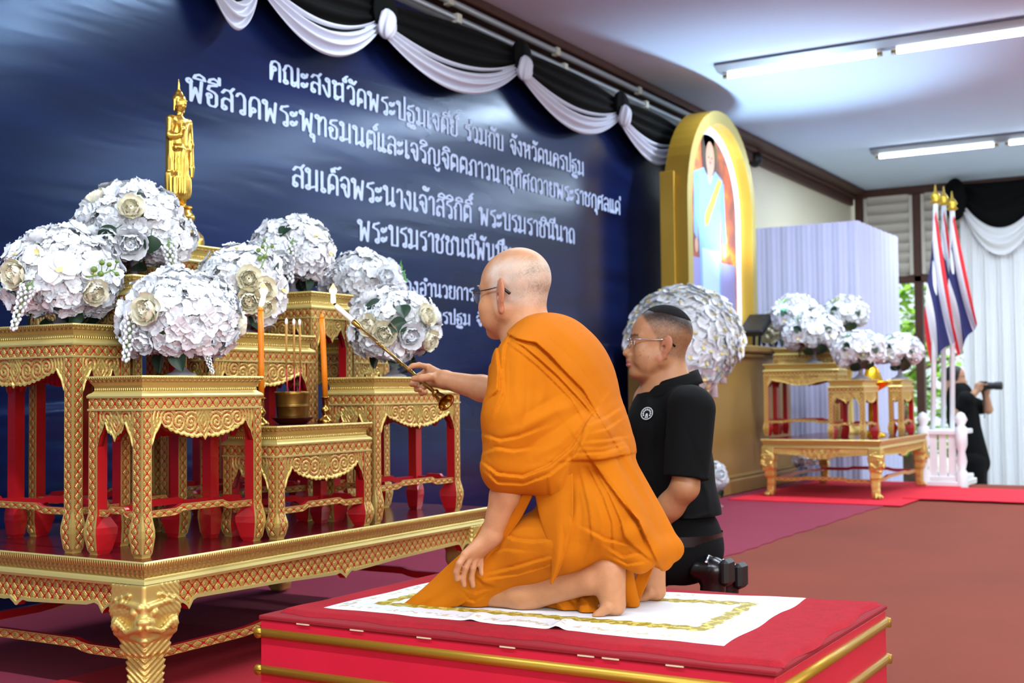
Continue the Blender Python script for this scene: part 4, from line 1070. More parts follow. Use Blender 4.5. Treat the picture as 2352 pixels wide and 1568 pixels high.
def eyes(f, root):
    for q in (1, -1):
        b = MB(); c = Vector(f.p(.0815, q*.031, .0068))-root.location; d = f.R.to_3x3()
        b.ball(c, .0122, 16, 10, 0, T=None); b.ball(c+d @ Vector((.0088, 0, 0)), (.0042, .0055, .0055), 12, 8, 1)
        b.build('eye', [mat('eye_white', 'E9E4DC', .2), mat('dark_iris', '1C110C', .15)], root)
def polyd(U, pts):
    """unsigned distance and side of points U (n,2) to a polyline"""
    d = np.full(len(U), 1e9); sd = np.zeros(len(U)); tt = np.zeros(len(U)); n = len(pts)-1
    for i in range(n):
        a = np.array(pts[i], float); ab = np.array(pts[i+1], float)-a; t = np.clip(((U-a)@ab)/max(ab@ab, 1e-9), 0, 1)
        e = U-(a+t[:, None]*ab); q = np.hypot(e[:, 0], e[:, 1]); m = q < d
        d[m] = q[m]; sd[m] = np.sign(ab[0]*e[:, 1]-ab[1]*e[:, 0])[m]; tt[m] = ((i+t)/n)[m]
    return d, sd, tt
def image_px(P):
    """perspective projection to camera image pixels, in which cloth folds are laid out"""
    Q = P-np.array((0, 0, CAM_Z)); w = Q@_f
    return np.stack((1176+FPX*(Q@_rt)/w, 784-FPX*(Q@_up)/w), 1)
def inpoly(U, poly, soft):
    n = len(poly); ins = np.zeros(len(U), bool)
    for i in range(n):
        (x1, y1), (x2, y2) = poly[i], poly[(i+1) % n]
        c = ((y1 > U[:, 1]) != (y2 > U[:, 1])) & (U[:, 0] < (x2-x1)*(U[:, 1]-y1)/(y2-y1+1e-9)+x1); ins ^= c
    d = polyd(U, list(poly)+[poly[0]])[0]
    return np.clip(np.where(ins, d, -d)/soft+.5, 0, 1)
def fold_disp(ridges, layers, amp=1., lips=()):
    """ridges: (points, width, height); layers: (polygon, height, softness) - all laid out in camera image pixels"""
    def fn(P):
        U = image_px(P); o = np.zeros(len(P))
        for pts, w, h in ridges:
            d, sd, t = polyd(U, pts); e = np.sin(np.clip(t, 0.02, .98)*PI)**.5
            o -= amp*h*e*(np.exp(-(d/w)**2) if h > 0 else np.exp(-d/w*1.1))
        for pts, L, h, side in lips:      # overlapping cloth edge: sharp step that dies away over L
            d, sd, t = polyd(U, pts); e = np.sin(np.clip(t, 0.01, .99)*PI)**.3; q = d*sd*side
            o -= h*e*np.clip(q/4.5+.5, 0, 1)*np.exp(-np.maximum(q, 0)/L)-h*.35*e*np.exp(-((q+3.5)/3.)**2)
        for poly, h, sf in layers:
            x = inpoly(U, poly, sf); o -= h*x*x*(3-2*x)
        return o
    return fn
def sheet(rows, name, m, root, th=.004, nu=14, nv=26, rip=0., nr=5, seed=0):
    """cloth sheet lofted through rows of 3-D points"""
    rows = [[Vector(p) for p in r_] for r_ in rows]
    def cr(pts, t):
        n = len(pts)-1; x = t*n; i = min(int(x), n-1); u = x-i
        p0, p1, p2, p3 = pts[max(i-1, 0)], pts[i], pts[i+1], pts[min(i+2, n)]
        return .5*((2*p1)+(p2-p0)*u+(2*p0-5*p1+4*p2-p3)*u*u+(3*p1-p0-3*p2+p3)*u**3)
    def fn(u, v):
        p = cr([cr(r_, u) for r_ in rows], v)-root.location
        if rip: p = p+Vector((-.86, -.5, 0))*rip*(math.sin(u*nr*2*PI+seed)*(.25+v)+.4*math.sin(u*nr*3.7*PI+v*4))
        return p
    o = MB().grid(fn, nu, nv).build(name, m, root)
    md = o.modifiers.new('thickness', 'SOLIDIFY'); md.thickness = th; md.offset = 0
    sb = o.modifiers.new('smooth', 'SUBSURF'); sb.levels = sb.render_levels = 1
    return o

# ---------------------------------------------------------------- kneeling monk
def monk():
    root = thing('person', 'kneeling monk in saffron robe and glasses, holding a brass candle lighter out to the altar', 'person', (2.88, 1.60, .297))
    O = root.location; P_ = onx
    f = Frame(P_(1184, 680, 2.90), R(83), R(-3))
    s = SDF(); head_sdf(s, f, age=1., nose=.007)
    for q in (1, -1): s.ell(f.p(.055, q*.045, -.055), (.03, .016, .03), f.R, .02)
    V = lambda px, py, x: np.array(P_(px, py, x))
    # torso (under the robe), bare right shoulder
    s.cap(f.p(-.052, 0, -.15), V(1285, 850, 2.9), .065, .10, .05); s.cap(V(1295, 870, 2.9), V(1350, 1060, 2.9), .105, .10, .05); s.cap(V(1350, 1060, 2.9), V(1365, 1190, 2.9), .10, .09, .05)
    s.cap(V(1205, 850, 2.75), V(1295, 822, 3.05), .05, .052, .05)
    # right arm reaching out
    RS, RE, RW = V(1297, 822, 3.06), V(1165, 905, 3.14), V(1022, 872, 3.10)
    s.chain([RS, RE], [.05, .040], .02); s.chain([RE, RE*.6+RW*.4, RW], [.040, .038, .0265], .015)
    # rod of the lighter: through the hand
    A, B = V(1003, 905, 3.09), np.array(ony(772, 703, 2.60))
    rd = (B-A)/np.linalg.norm(B-A)
    kn = [V(975, 838, 3.13), V(975, 852, 3.10), V(978, 868, 3.075), V(984, 884, 3.055)]
    kn = [V(984, 843, 3.12), V(977, 855, 3.13), V(977, 868, 3.13), V(983, 882, 3.12)]
    on = lambda t: A+rd*t
    fing = [[V(962, 838, 3.08), V(948, 840, 3.06), V(940, 845, 3.055)],
            [V(955, 866, 3.12), V(946, 882, 3.09), V(955, 882, 3.065)],
            [V(960, 880, 3.12), V(957, 894, 3.09), V(967, 893, 3.065)],
            [V(970, 892, 3.11), V(968, 903, 3.085), V(978, 900, 3.065)]]
    th = [RW*.72+kn[0]*.28, V(985, 866, 3.065), V(968, 868, 3.05), V(951, 869, 3.05)]
    hand(s, RW, None, kn, fing, th, .021)
    # left arm down to the hand resting on the knee
    LS, LE, LW = V(1200, 850, 2.74), V(1180, 1075, 2.70), V(1130, 1228, 2.70)
    s.chain([LS, LE], [.05, .042], .02); s.chain([LE, LE*.6+LW*.4, LW], [.041, .037, .0275], .015)
    kn2 = [V(1069, 1272, 2.648), V(1081, 1277, 2.668), V(1094, 1278, 2.688), V(1107, 1275, 2.706)]
    f2 = [[V(1055, 1294, 2.634), V(1048, 1312, 2.634), V(1050, 1329, 2.640)], [V(1069, 1303, 2.652), V(1063, 1325, 2.652), V(1066, 1343, 2.656)],
          [V(1086, 1304, 2.674), V(1083, 1327, 2.674), V(1087, 1345, 2.676)], [V(1105, 1299, 2.694), V(1107, 1315, 2.692), V(1113, 1330, 2.692)]]
    t2 = [LW*.72+kn2[3]*.28, V(1122, 1268, 2.725), V(1128, 1284, 2.73), V(1131, 1297, 2.732)]
    hand(s, LW, None, kn2, f2, t2, .023)
    # legs folded under, soles back
    for dx, hip, kne in ((0, (1385, 1195), (1098, 1345)), (.27, (1385, 1195), (1098, 1345))):
        Hh, Kk = V(hip[0]-20, hip[1]+10, 2.80), V(kne[0], kne[1], 2.755)
        An, Cf = V(1362, 1330, 2.775), V(1205, 1358, 2.765)
        Hl, Bl, To = V(1398, 1304, 2.78), V(1412, 1388, 2.78), V(1384, 1409, 2.775)
        D = np.array((dx*.9, 0, 0))
        s.chain([Hh+D, Kk+D], [.070, .052], .02); s.chain([Kk+D, Cf+D, An+D], [.054, .049, .034], .02)
        s.chain([An+D, Hl+D], [.034, .033], .02); s.chain([Hl+D, Bl+D], [.033, .028], .02)
        for k in range(5):
            e = np.array((-.034+k*.017, .0, 0)); s.cap(Bl+D+e*.8+np.array((0, .005, -.004)), To+D+e+np.array((0, 0, .0)), .0125, .0095 if k else .011, .006)
        s.ell((Hl+Bl)/2+D, (.036, .026, .06), Matrix.Rotation(R(12), 4, 'X'), .02)
    lo = np.array((2.60, 1.24, .283)); hi = np.array((3.24, 2.22, 1.26))
    P, F = s.mesh(lo, hi, .0034)
    P[:, 2] = np.maximum(P[:, 2], .2975)
    # tones: fuzz of grey stubble on the scalp, paler crown, redder ears and knuckles
    L = f.loc(P); base = rgb('C48B62'); C = np.tile(base, (len(P), 1)); rn = np.random.RandomState(3)
    hd = (L[:, 2] > -.07) & (np.abs(L).max(axis=1) < .17)
    scal = hd & (np.abs(L[:, 1]) < .0815); soft = np.clip((.050-.25*np.abs(L[:, 2]-.06)-L[:, 0])/.03, 0, 1)*np.clip((L[:, 2]+.045)/.03, 0, 1)
    crown = np.clip((L[:, 2]-.075)/.03, 0, 1)
    nz = np.sin(L[:, 0]*90+L[:, 2]*60)*np.sin(L[:, 2]*75-L[:, 0]*40)*.6+rn.uniform(-.5, .5, len(P))
    back = np.clip((-.02-L[:, 0])/.05, 0, 1)
    w = np.where(scal, soft*(1-crown*.85)*(.60+.22*nz), 0).clip(0, .8)[:, None]
    C = C*(1-w)+w*(rgb('D8CCBE')+(rgb('857868')-rgb('D8CCBE'))*(back*np.clip(.35+nz*.6, 0, 1))[:, None])
    ear = hd & (np.abs(L[:, 1]) > .078) & (L[:, 0] < .02); C[ear] = rgb('BE7C5C')
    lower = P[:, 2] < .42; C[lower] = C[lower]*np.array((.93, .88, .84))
    for cx, cz in ((.05, -.03), (.062, -.012), (.03, -.05), (.012, -.07), (.02, -.078)):
        d = np.hypot(L[:, 0]-cx, L[:, 2]-cz); C[(d < .0019) & (L[:, 1] > .03)] *= .7
    P = P-np.array(O)
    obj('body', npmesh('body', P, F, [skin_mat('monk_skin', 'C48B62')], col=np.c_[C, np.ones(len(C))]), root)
    glasses(f, root, steelf_m); eyes(f, root)
    # brow wisps
    b = MB(); rr = random.Random(2)
    for q in (1, -1):
        for k in range(26):
            t = k/25; p = Vector(f.p(lerp(.098, .080, t), q*lerp(.014, .05, t), .033+rr.uniform(-.003, .003)))-O; b.tube([p, p+f.R.to_3x3() @ Vector((.008, q*.005, rr.uniform(-.002, .004)))], [.0006, .0003], 3, cap=False)
    b.build('eyebrow_hair', mat('grey_hair', 'BDB6AE', .7), root)
    # ------------------------------------------------ robe
    r = SDF(); sp = Matrix.Rotation(R(-22), 4, 'X')
    r.ell(V(1296, 890, 2.905), (.182, .122, .185), Matrix.Rotation(R(-14), 4, 'X'), .05)
    r.ell(V(1338, 1025, 2.905), (.160, .122, .15), Matrix.Rotation(R(-16), 4, 'X'), .06)
    r.ell(V(1360, 1190, 2.905), (.160, .112, .130), None, .06)
    r.cap(V(1222, 800, 2.80), V(1300, 800, 3.02), .062, .045, .05); r.ell(V(1250, 775, 2.90), (.11, .07, .045), None, .04)
    # sleeve of cloth over the left upper arm, sagging to a rolled hem
    r.cap(V(1196, 838, 2.745), V(1178, 960, 2.705), .070, .074, .04); r.cap(V(1178, 960, 2.705), V(1168, 1060, 2.695), .074, .066, .03)
    r.cap(V(1160, 1085, 2.69), V(1262, 1085, 2.73), .050, .048, .03); r.cap(V(1262, 1085, 2.73), V(1345, 1010, 2.79), .048, .05, .04)
    r.ell(V(1250, 1000, 2.77), (.07, .09, .11), None, .05); r.cap(V(1145, 850, 2.80), V(1138, 935, 2.83), .022, .022, .03)
    # skirt over both thighs, wrapped round the knees
    for dx in (0, .245):
        D = np.array((dx, 0, 0))
        r.cap(V(1380 if dx == 0 else 1330, 1200, 2.80)+D*.8, V(1240, 1258, 2.775)+D, .096 if dx == 0 else .085, .082, .04); r.cap(V(1240, 1258, 2.775)+D, V(1104, 1338, 2.755)+D, .082, .068, .04)
    r.ell(V(1096, 1352, 2.755), (.066, .060, .060), None, .02)
    r.cap(V(1330, 1170, 2.80), V(1300, 1262, 2.735), .09, .045, .05)
    # folded tail hanging down the back
    for (a, c_, ra, rb) in (((1385, 1062, 2.80), (1490, 1272, 2.81), .026, .026), ((1412, 1052, 2.86), (1520, 1285, 2.86), .030, .024), ((1428, 1055, 2.93), (1543, 1262, 2.90), .022, .022), ((1490, 1272, 2.81), (1543, 1262, 2.90), .024, .022)):
        r.cap(V(*a), V(*c_), ra, rb, .02)
    r.cap(V(1395, 1255, 2.78), V(1470, 1290, 2.79), .030, .022, .02); r.cap(V(1470, 1295, 2.80), V(1452, 1225, 2.77), .020, .022, .02)
    # folds
    lips = [([(1167, 768), (1185, 778), (1207, 784), (1231, 788), (1261, 815), (1297, 854), (1339, 896), (1368, 944)], 170, .014, -1), ([(1172, 778), (1204, 797), (1237, 824), (1279, 862), (1327, 913), (1361, 952)], 15, .010, -1), ([(1170, 790), (1200, 812), (1232, 838), (1270, 874), (1310, 915), (1345, 973)], 16, .006, -1),
            ([(1368, 942), (1352, 965), (1345, 975), (1330, 1020), (1310, 1058)], 60, .008, -1),
            ([(1140, 792), (1146, 850), (1144, 895), (1124, 915)], 22, .009, 1), ([(1172, 772), (1158, 800), (1154, 850), (1156, 900), (1136, 950)], 26, .007, 1),
            ([(1115, 1068), (1142, 1089), (1201, 1095), (1261, 1071), (1315, 1026), (1350, 965)], 20, .012, 1), ([(1118, 1086), (1142, 1110), (1201, 1113), (1261, 1092), (1321, 1044), (1352, 985)], 14, .008, 1),
            ([(1119, 1002), (1150, 1012), (1190, 1004), (1240, 985)], 30, .008, 1), ([(1118, 1038), (1140, 1030), (1180, 1036), (1220, 1030)], 26, .008, 1),
            ([(1351, 1014), (1390, 1012), (1434, 1004)], 14, .006, 1), ([(1327, 1044), (1390, 1040), (1437, 1025)], 12, .006, 1), ([(1365, 992), (1395, 985), (1428, 962)], 14, .005, 1), ([(1350, 978), (1390, 960), (1424, 938)], 16, .005, 1), ([(1309, 1058), (1380, 1057), (1440, 1044)], 40, .012, -1), ([(1330, 1030), (1380, 1030), (1436, 1016)], 8, .004, 1),
            ([(1358, 1058), (1392, 1106), (1433, 1160), (1466, 1196), (1485, 1240), (1514, 1302)], 90, .014, -1), ([(1364, 1074), (1399, 1137), (1425, 1196), (1433, 1233), (1455, 1255), (1500, 1290)], 30, .009, -1), ([(1350, 1072), (1385, 1140), (1405, 1200), (1408, 1262)], 30, .007, -1), ([(1385, 1085), (1430, 1140), (1470, 1210), (1500, 1290)], 26, .004, -1),
            ([(1309, 1060), (1312, 1150), (1314, 1214), (1296, 1275)], 60, .006, 1), ([(1258, 1100), (1266, 1170), (1280, 1240)], 50, .004, -1), ([(1330, 1075), (1350, 1160), (1360, 1240), (1340, 1290)], 40, .005, -1),
            ([(1160, 1228), (1181, 1239), (1224, 1244), (1262, 1240)], 30, .009, 1), ([(1130, 1268), (1160, 1262), (1200, 1266)], 26, .005, 1), ([(1120, 1318), (1180, 1304), (1262, 1280)], 22, .008, 1), ([(1106, 1332), (1190, 1320), (1268, 1296)], 14, .006, 1), ([(1094, 1324), (1112, 1340), (1134, 1345)], 18, .007, -1), ([(1066, 1352), (1095, 1362), (1126, 1350)], 14, .006, 1), ([(1062, 1374), (1090, 1384), (1116, 1366)], 12, .005, 1),
            ([(1345, 1215), (1390, 1240), (1440, 1250)], 24, .008, 1), ([(1396, 1258), (1430, 1280), (1466, 1272)], 16, .008, 1), ([(1402, 1278), (1440, 1298), (1480, 1292)], 12, .007, 1)]
    rid = [([(1167, 797), (1170, 860), (1169, 919), (1178, 960)], 2.6, -.0025), ([(1210, 803), (1211, 870), (1210, 931), (1201, 967), (1178, 1038), (1166, 1083)], 2.6, -.0025),
           ([(1335, 925), (1270, 945), (1200, 985), (1150, 1000)], 12, .006), ([(1340, 940), (1290, 975), (1230, 1015)], 10, -.005), ([(1330, 975), (1280, 1020), (1220, 1050)], 12, .006), ([(1300, 900), (1240, 930), (1190, 960)], 12, -.004), ([(1190, 820), (1186, 900), (1196, 960)], 9, .003), ([(1240, 850), (1250, 900), (1235, 950)], 10, .003),
           ([(1262, 735), (1330, 800), (1390, 890)], 9, .0025), ([(1240, 760), (1320, 830), (1395, 930)], 9, -.0025), ([(1290, 745), (1360, 820), (1412, 910)], 8, .002), ([(1245, 795), (1330, 880), (1385, 950)], 5, -.002),
           ([(1290, 1080), (1288, 1160), (1296, 1230)], 8, .004), ([(1325, 1090), (1335, 1180), (1330, 1260)], 7, -.004), ([(1365, 1130), (1385, 1200), (1380, 1260)], 7, .004), ([(1215, 1362), (1250, 1392), (1262, 1402)], 5, -.008), ([(1262, 1366), (1282, 1384), (1300, 1404)], 4, .007), ([(1285, 1352), (1320, 1388), (1330, 1412)], 4, -.009), ([(1320, 1352), (1350, 1384), (1356, 1412)], 4, .006), ([(1345, 1352), (1372, 1384), (1382, 1412)], 4, -.008)]
    r.disp = fold_disp(rid, [], 1., lips)
    for (a, c_, ra, rb) in (((1300, 1352, 2.86), (1222, 1382, 2.80), .034, .024), ((1330, 1352, 2.86), (1300, 1392, 2.79), .034, .024), ((1366, 1360, 2.86), (1345, 1402, 2.78), .032, .020), ((1225, 1384, 2.80), (1385, 1406, 2.79), .016, .016), ((1430, 1330, 2.90), (1452, 1385, 2.90), .030, .020)): r.cap(V(*a), V(*c_), ra, rb, .012)
    Pr, Fr = r.mesh((2.58, 1.13, .285), (3.26, 1.98, 1.08), .0033)
    Pr = relax(Pr, Fr, 2)
    # the robe leaves the neck and the right shoulder bare
    cen = Pr[Fr].mean(axis=1); Lc = f.loc(cen)
    keep = ~((cen[:, 0] > 3.02) & (cen[:, 2] > .93) & (cen[:, 1] > 1.56))
    Pr, Fr = submesh(Pr, Fr, keep); Pr[:, 2] = np.maximum(Pr[:, 2], .2985)
    obj('robe', npmesh('robe', Pr-np.array(O), Fr, [robe_m]), root)
    W_ = lambda *pts: [P_(*p) for p in pts]
    sheet([W_((1062, 1268, 2.70), (1082, 1300, 2.69), (1098, 1330, 2.70)), W_((1020, 1305, 2.70), (1050, 1345, 2.685), (1084, 1368, 2.69)), W_((972, 1350, 2.69), (1010, 1376, 2.68), (1060, 1388, 2.69)), W_((921, 1391, 2.682), (975, 1397, 2.675), (1040, 1392, 2.69))], 'robe_front_corner', robe_m, root, .004, 16, 22, .004, 1.5)
    sheet([W_((1226, 1118, 2.715), (1275, 1105, 2.70), (1316, 1085, 2.71)), W_((1238, 1182, 2.70), (1280, 1180, 2.688), (1317, 1150, 2.70)), W_((1255, 1236, 2.69), (1285, 1236, 2.680), (1314, 1214, 2.695)), W_((1268, 1292, 2.685), (1284, 1290, 2.678), (1298, 1276, 2.688)), W_((1265, 1342, 2.688), (1268, 1340, 2.688), (1272, 1334, 2.688))], 'robe_side_panel', robe_m, root, .004, 12, 24, .003, 1)
    sheet([W_((1208, 1118, 2.715), (1236, 1112, 2.72)), W_((1170, 1190, 2.705), (1196, 1190, 2.71)), W_((1130, 1252, 2.70), (1156, 1246, 2.705)), W_((1108, 1292, 2.70), (1120, 1296, 2.70))], 'robe_inner_edge', robe_m, root, .006, 6, 20, .002, 1)
    sheet([W_((1150, 1140, 2.76), (1165, 1150, 2.76)), W_((1110, 1200, 2.75), (1140, 1215, 2.75)), W_((1080, 1250, 2.75), (1112, 1262, 2.75)), W_((1066, 1272, 2.75), (1090, 1290, 2.75))], 'robe_outer_edge', robe_m, root, .006, 6, 16)
    sheet([W_((1478, 1290, 2.95), (1505, 1292, 2.95)), W_((1455, 1340, 2.93), (1484, 1345, 2.94)), W_((1436, 1392, 2.92), (1462, 1395, 2.93))], 'robe_hanging_fold', robe_m, root, .006, 8, 14)
    # ---------------------------------------------- lighter held in the right hand (a thing of its own)
    lt = thing('candle_lighter', 'long brass candle lighter with a burning white taper and bell-shaped end, held by the monk', 'candle lighter', tuple(A))
    q = Vector(rd).to_track_quat('Z', 'X').to_matrix().to_4x4(); Lr = float(np.linalg.norm(B-A))
    def part(nm, prof, m, n=24): MB().lathe(prof, n, T=q).build(nm, m, lt)
    part('bell', [(.028, -.050), (.0275, -.0505), (.024, -.046), (.016, -.030), (.011, -.012), (.0085, 0), (.0095, 0), (.0125, -.012), (.0175, -.030), (.0262, -.0475), (.0285, -.0505)], brassb_m, 36)
    part('knob', [(.0085, -.004), (.012, .002), (.0125, .008), (.009, .012), (.0065, .016)], brassb_m)
    pr = [(.0062, .010), (.0062, Lr*.30), (.0066, Lr*.305), (.0052, Lr*.31), (.0046, Lr*.33)]
    for k in range(4): zz = Lr*(.50+.022*k); pr += [(.0045, zz-.004), (.0062, zz), (.0045, zz+.004)]
    pr += [(.0042, Lr*.72), (.0042, Lr*.74)]; part('rod', pr, brassb_m)
    part('socket', [(.0042, Lr*.735), (.0085, Lr*.75), (.0100, Lr*.80), (.0108, Lr*.805), (.0085, Lr*.805)], brassb_m)
    part('taper', [(.0085, Lr*.795), (.0088, Lr*.99), (.0070, Lr), (0, Lr)], ivory_m)
    e = B-np.array(A); MB().tube([e, e+np.array((-.005, .003, .008)), e+np.array((-.009, .005, .020))], [.0030, .0048, .0036], 8).build('wick', wick_m, lt)
    flame(lt, .004, .068, -.05, .013)
    for o in lt.children:
        if o.name.startswith('flame'): o.location = Vector(e)+Vector((-.008, .005, .004))
    return root
monk()

# ---------------------------------------------------------------- man in black sitting on his heels
def seated_man():
    root = thing('person', 'man in black polo shirt and glasses sitting on his heels behind the monk', 'person', (3.98, 1.78, 0.0))
    O = root.location; V = lambda px, py, x: np.array(onx(px, py, x))
    f = Frame(onx(1516, 796, 3.93), R(119), R(4))
    s = SDF(); head_sdf(s, f, cz=.054, rz=.090, rx=.098, jaw=1.10)
    for q in (1, -1): s.ell(f.p(.045, q*.048, -.055), (.035, .022, .035), f.R, .02)
    s.ell(f.p(.050, 0, -.098), (.045, .045, .018), f.R, .02)
    c0, c1, c2 = V(1526, 935, 3.98), V(1548, 1075, 3.98), V(1566, 1200, 3.98)
    s.cap(f.p(-.052, 0, -.15), c0, .062, .10, .05); s.cap(c0, c1, .10, .10, .05); s.cap(c1, c2, .10, .09, .05)
    S1, E1, W1 = V(1590, 940, 3.775), V(1574, 1118, 3.735), V(1478, 1240, 3.80)
    s.chain([S1, E1], [.058, .043], .02); s.chain([E1, E1*.65+W1*.35, W1], [.043, .043, .028], .02)
    S2, E2, W2 = V(1500, 935, 4.18), V(1488, 1100, 4.20), V(1440, 1240, 4.12)
    s.chain([S2, E2, W2], [.055, .044, .028], .02)
    for (Wr, sg) in ((W1, -1), (W2, 1)):
        d = np.array((0, .8, -.6)); x = np.array((1., 0, 0)); kn = [Wr+d*.085+x*(k-1.5)*.020 for k in range(4)]
        hand(s, Wr, None, kn, [[k_+d*.034+np.array((0, 0, -.006)), k_+d*.06+np.array((0, -.004, -.022)), k_+d*.075+np.array((0, -.008, -.034))] for k_ in kn], [Wr+d*.03+x*sg*-.02, Wr+d*.055+x*sg*-.04, Wr+d*.085+x*sg*-.045], .022)
    P, F = s.mesh((3.62, 1.35, .38), (4.35, 2.45, 1.22), .0040)
    L = f.loc(P); C = np.tile(rgb('B37E58'), (len(P), 1)); rn = np.random.RandomState(5)
    hd = (L[:, 2] > -.13) & (np.abs(L[:, :2]).max(axis=1) < .15)
    # faded sides, dark cropped top, brows, lips, ear blush
    hl = np.interp(L[:, 0], [-.12, -.05, .02, .055, .085], [.01, .03, .055, .075, .09])
    sidez = np.interp(L[:, 0], [-.12, -.03, .0, .03, .05], [-.065, -.045, -.02, .03, .06])
    fade = np.clip((L[:, 2]-sidez)/.02, 0, 1)*np.clip((.062-L[:, 0]+(L[:, 2]-.08)*.6)/.012, 0, 1)*hd*(np.abs(L[:, 1]) < .083)
    top = np.clip((L[:, 2]-np.interp(L[:, 0], [-.12, -.06, .0, .03, .06, .09], [.090, .102, .116, .118, .124, .145])+.058)/.045, 0, 1)
    w = (fade*(.40+.12*rn.uniform(-1, 1, len(P))+.62*top)).clip(0, .985)[:, None]
    C = C*(1-w)+w*rgb('1A1615')
    mus = hd & (L[:, 0] > .045) & (L[:, 2] < -.036) & (L[:, 2] > -.105); C[mus] *= .90
    lip = hd & (L[:, 0] > .088) & (np.abs(L[:, 1]) < .020) & (L[:, 2] < -.0535) & (L[:, 2] > -.0725); C[lip] = rgb('A5645A')
    for q in (1, -1):
        br = hd & (np.abs(L[:, 2]-(.030+.004*np.sin((np.abs(L[:, 1])-.012)*70))) < .0048) & (np.abs(L[:, 1]*q-.031) < .023) & (L[:, 1]*q > 0) & (L[:, 0] > .05); C[br] = C[br]*.25+rgb('1E1715')*.75
    ear = hd & (np.abs(L[:, 1]) > .080) & (L[:, 0] < .02) & (L[:, 2] < .045); C[ear] = rgb('AE6E50')
    for cx, cz in ((.062, -.02), (.045, -.04), (.07, -.035)):
        d = np.hypot(L[:, 0]-cx, L[:, 2]-cz); C[(d < .003) & (L[:, 1] > .02)] *= .6
    obj('body', npmesh('body', P-np.array(O), F, [skin_mat('man_skin', 'B37E58', .42)], col=np.c_[C, np.ones(len(C))]), root)
    h = SDF(); h.ell(f.p(-.012, 0, .054), (.0995, .0785, .0915), f.R, .01)
    Ph, Fh = h.mesh(np.array(f.o)-.16, np.array(f.o)+.17, .004); cen = f.loc(Ph[Fh].mean(axis=1))
    hz = np.interp(cen[:, 0], [-.12, -.06, .0, .03, .06, .09], [.090, .102, .116, .118, .124, .145])
    Ph, Fh = submesh(Ph, Fh, cen[:, 2] > hz)
    obj('hair', npmesh('hair', Ph-np.array(O), Fh, [mat('cropped_hair', '0E0C0C', .9, spec=.15, bump=(420, .6, .003))]), root)
    glasses(f, root, silver_m, w=.024, h=.018, z=.006); eyes(f, root)
    black_m = mat('black_jersey', '060708', .9, spec=.2)
    t = SDF(); lean = Matrix.Rotation(R(-6), 4, 'X')
    t.ell(V(1532, 975, 3.98), (.195, .125, .130), lean, .05); t.ell(c1, (.180, .130, .19), lean, .06); t.ell(c2+np.array((0, 0, .03)), (.160, .122, .13), lean, .06); t.cap(V(1545, 1195, 3.98), V(1566, 1195, 3.98), .122, .122, .05)
    t.cap(V(1582, 932, 3.81), V(1508, 925, 4.15), .066, .062, .04); t.cap(f.p(-.046, 0, -.085), f.p(-.055, 0, -.16), .066, .074, .03); t.cap(f.p(-.065, 0, -.150), V(1530, 930, 3.98), .070, .10, .05)
    t.cap(S1, S1*.12+E1*.88, .076, .074, .03); t.cap(S2, S2*.15+E2*.85, .080, .070, .03)
    t.cap(V(1548, 1206, 3.83), V(1606, 1204, 3.95), .018, .018, .02)
    t.disp = fold_disp([([(1540, 930), (1525, 1000), (1530, 1070)], 7, .004), ([(1565, 960), (1590, 1020), (1598, 1078)], 6, -.004), ([(1510, 1000), (1505, 1080), (1530, 1200)], 8, -.006), ([(1600, 1080), (1625, 1130), (1635, 1200)], 7, .004), ([(1540, 1185), (1590, 1192), (1636, 1178)], 5, .006), ([(1550, 1205), (1600, 1208), (1640, 1198)], 4, -.006), ([(1480, 900), (1500, 960), (1495, 1040)], 8, .004)], [])
    for (S_, E_) in ((S1, E1), (S2, E2)):   # sleeve hems
        d = (E_-S_)/np.linalg.norm(E_-S_); t.rbox(S_+(E_-S_)*.885+d*.10, (.105, .105, .10), .004, Vector(d).to_track_quat('Z', 'Y').to_matrix().to_4x4(), .003, -1)
    tn = R(19); t.rbox(f.p(-.05+.1*math.sin(tn), 0, -.103+.1*math.cos(tn)), (.13, .13, .10), .004, f.R @ Matrix.Rotation(tn, 4, 'Y'), .003, -1)
    Pt, Ft = t.mesh((3.60, 1.45, .42), (4.38, 2.15, 1.06), .0042)
    obj('shirt', npmesh('shirt', Pt-np.array(O), Ft, [black_m]), root)
    # collar
    def col(u, v):
        a = (u-.5)*2*R(165); zt_ = -.112+.038*math.cos(a) if v < .35 else -.112+.038*math.cos(a)
        r_ = .074+.004*min(1, v/.3)+.024*max(0, v-.3)/.7; z = zt_+.012+(.0 if v < .3 else -.052*(v-.3)/.7)-(.03*(.3-v)/.3 if v < .3 else 0)
        return f.M @ Vector((-.050-.3*(z+.1)*0-math.cos(a)*r_*1.03, math.sin(a)*r_*1.02, z))-O
    o = MB().grid(col, 40, 5).build('collar', black_m, root); md = o.modifiers.new('thickness', 'SOLIDIFY'); md.thickness = .004
    # round woven badge on the left breast
    bc_ = V(1487, 950, 3.79); n = (np.array((0, 0, CAM_Z))-bc_); n[2] = 0
    best = None
    dirv = bc_-np.array((0, 0, CAM_Z)); dirv /= np.linalg.norm(dirv)
    q = np.array((0, 0, CAM_Z))+dirv*3.4
    for _ in range(200):
        dd = t.eval(q[None])[0]
        if dd < .0012: break
        q = q+dirv*max(dd*.6, .001)
    g = np.array([t.eval((q+e)[None])[0]-t.eval((q-e)[None])[0] for e in np.eye(3)*.006]); g /= np.linalg.norm(g)
    Tb = Matrix.Translation(Vector(q+g*.003)-O) @ Vector(g).to_track_quat('Z', 'Y').to_matrix().to_4x4()
    b = MB(); circ = lambda r_, z: [tuple(Tb @ Vector((r_*math.cos(k*PI/16), r_*math.sin(k*PI/16), z))) for k in range(32)]
    b.add(circ(.0225, .0), [tuple(range(32))], 1); b.add(circ(.0225, .0012)+circ(.0195, .0012), [(k, (k+1) % 32, 32+(k+1) % 32, 32+k) for k in range(32)], 0)
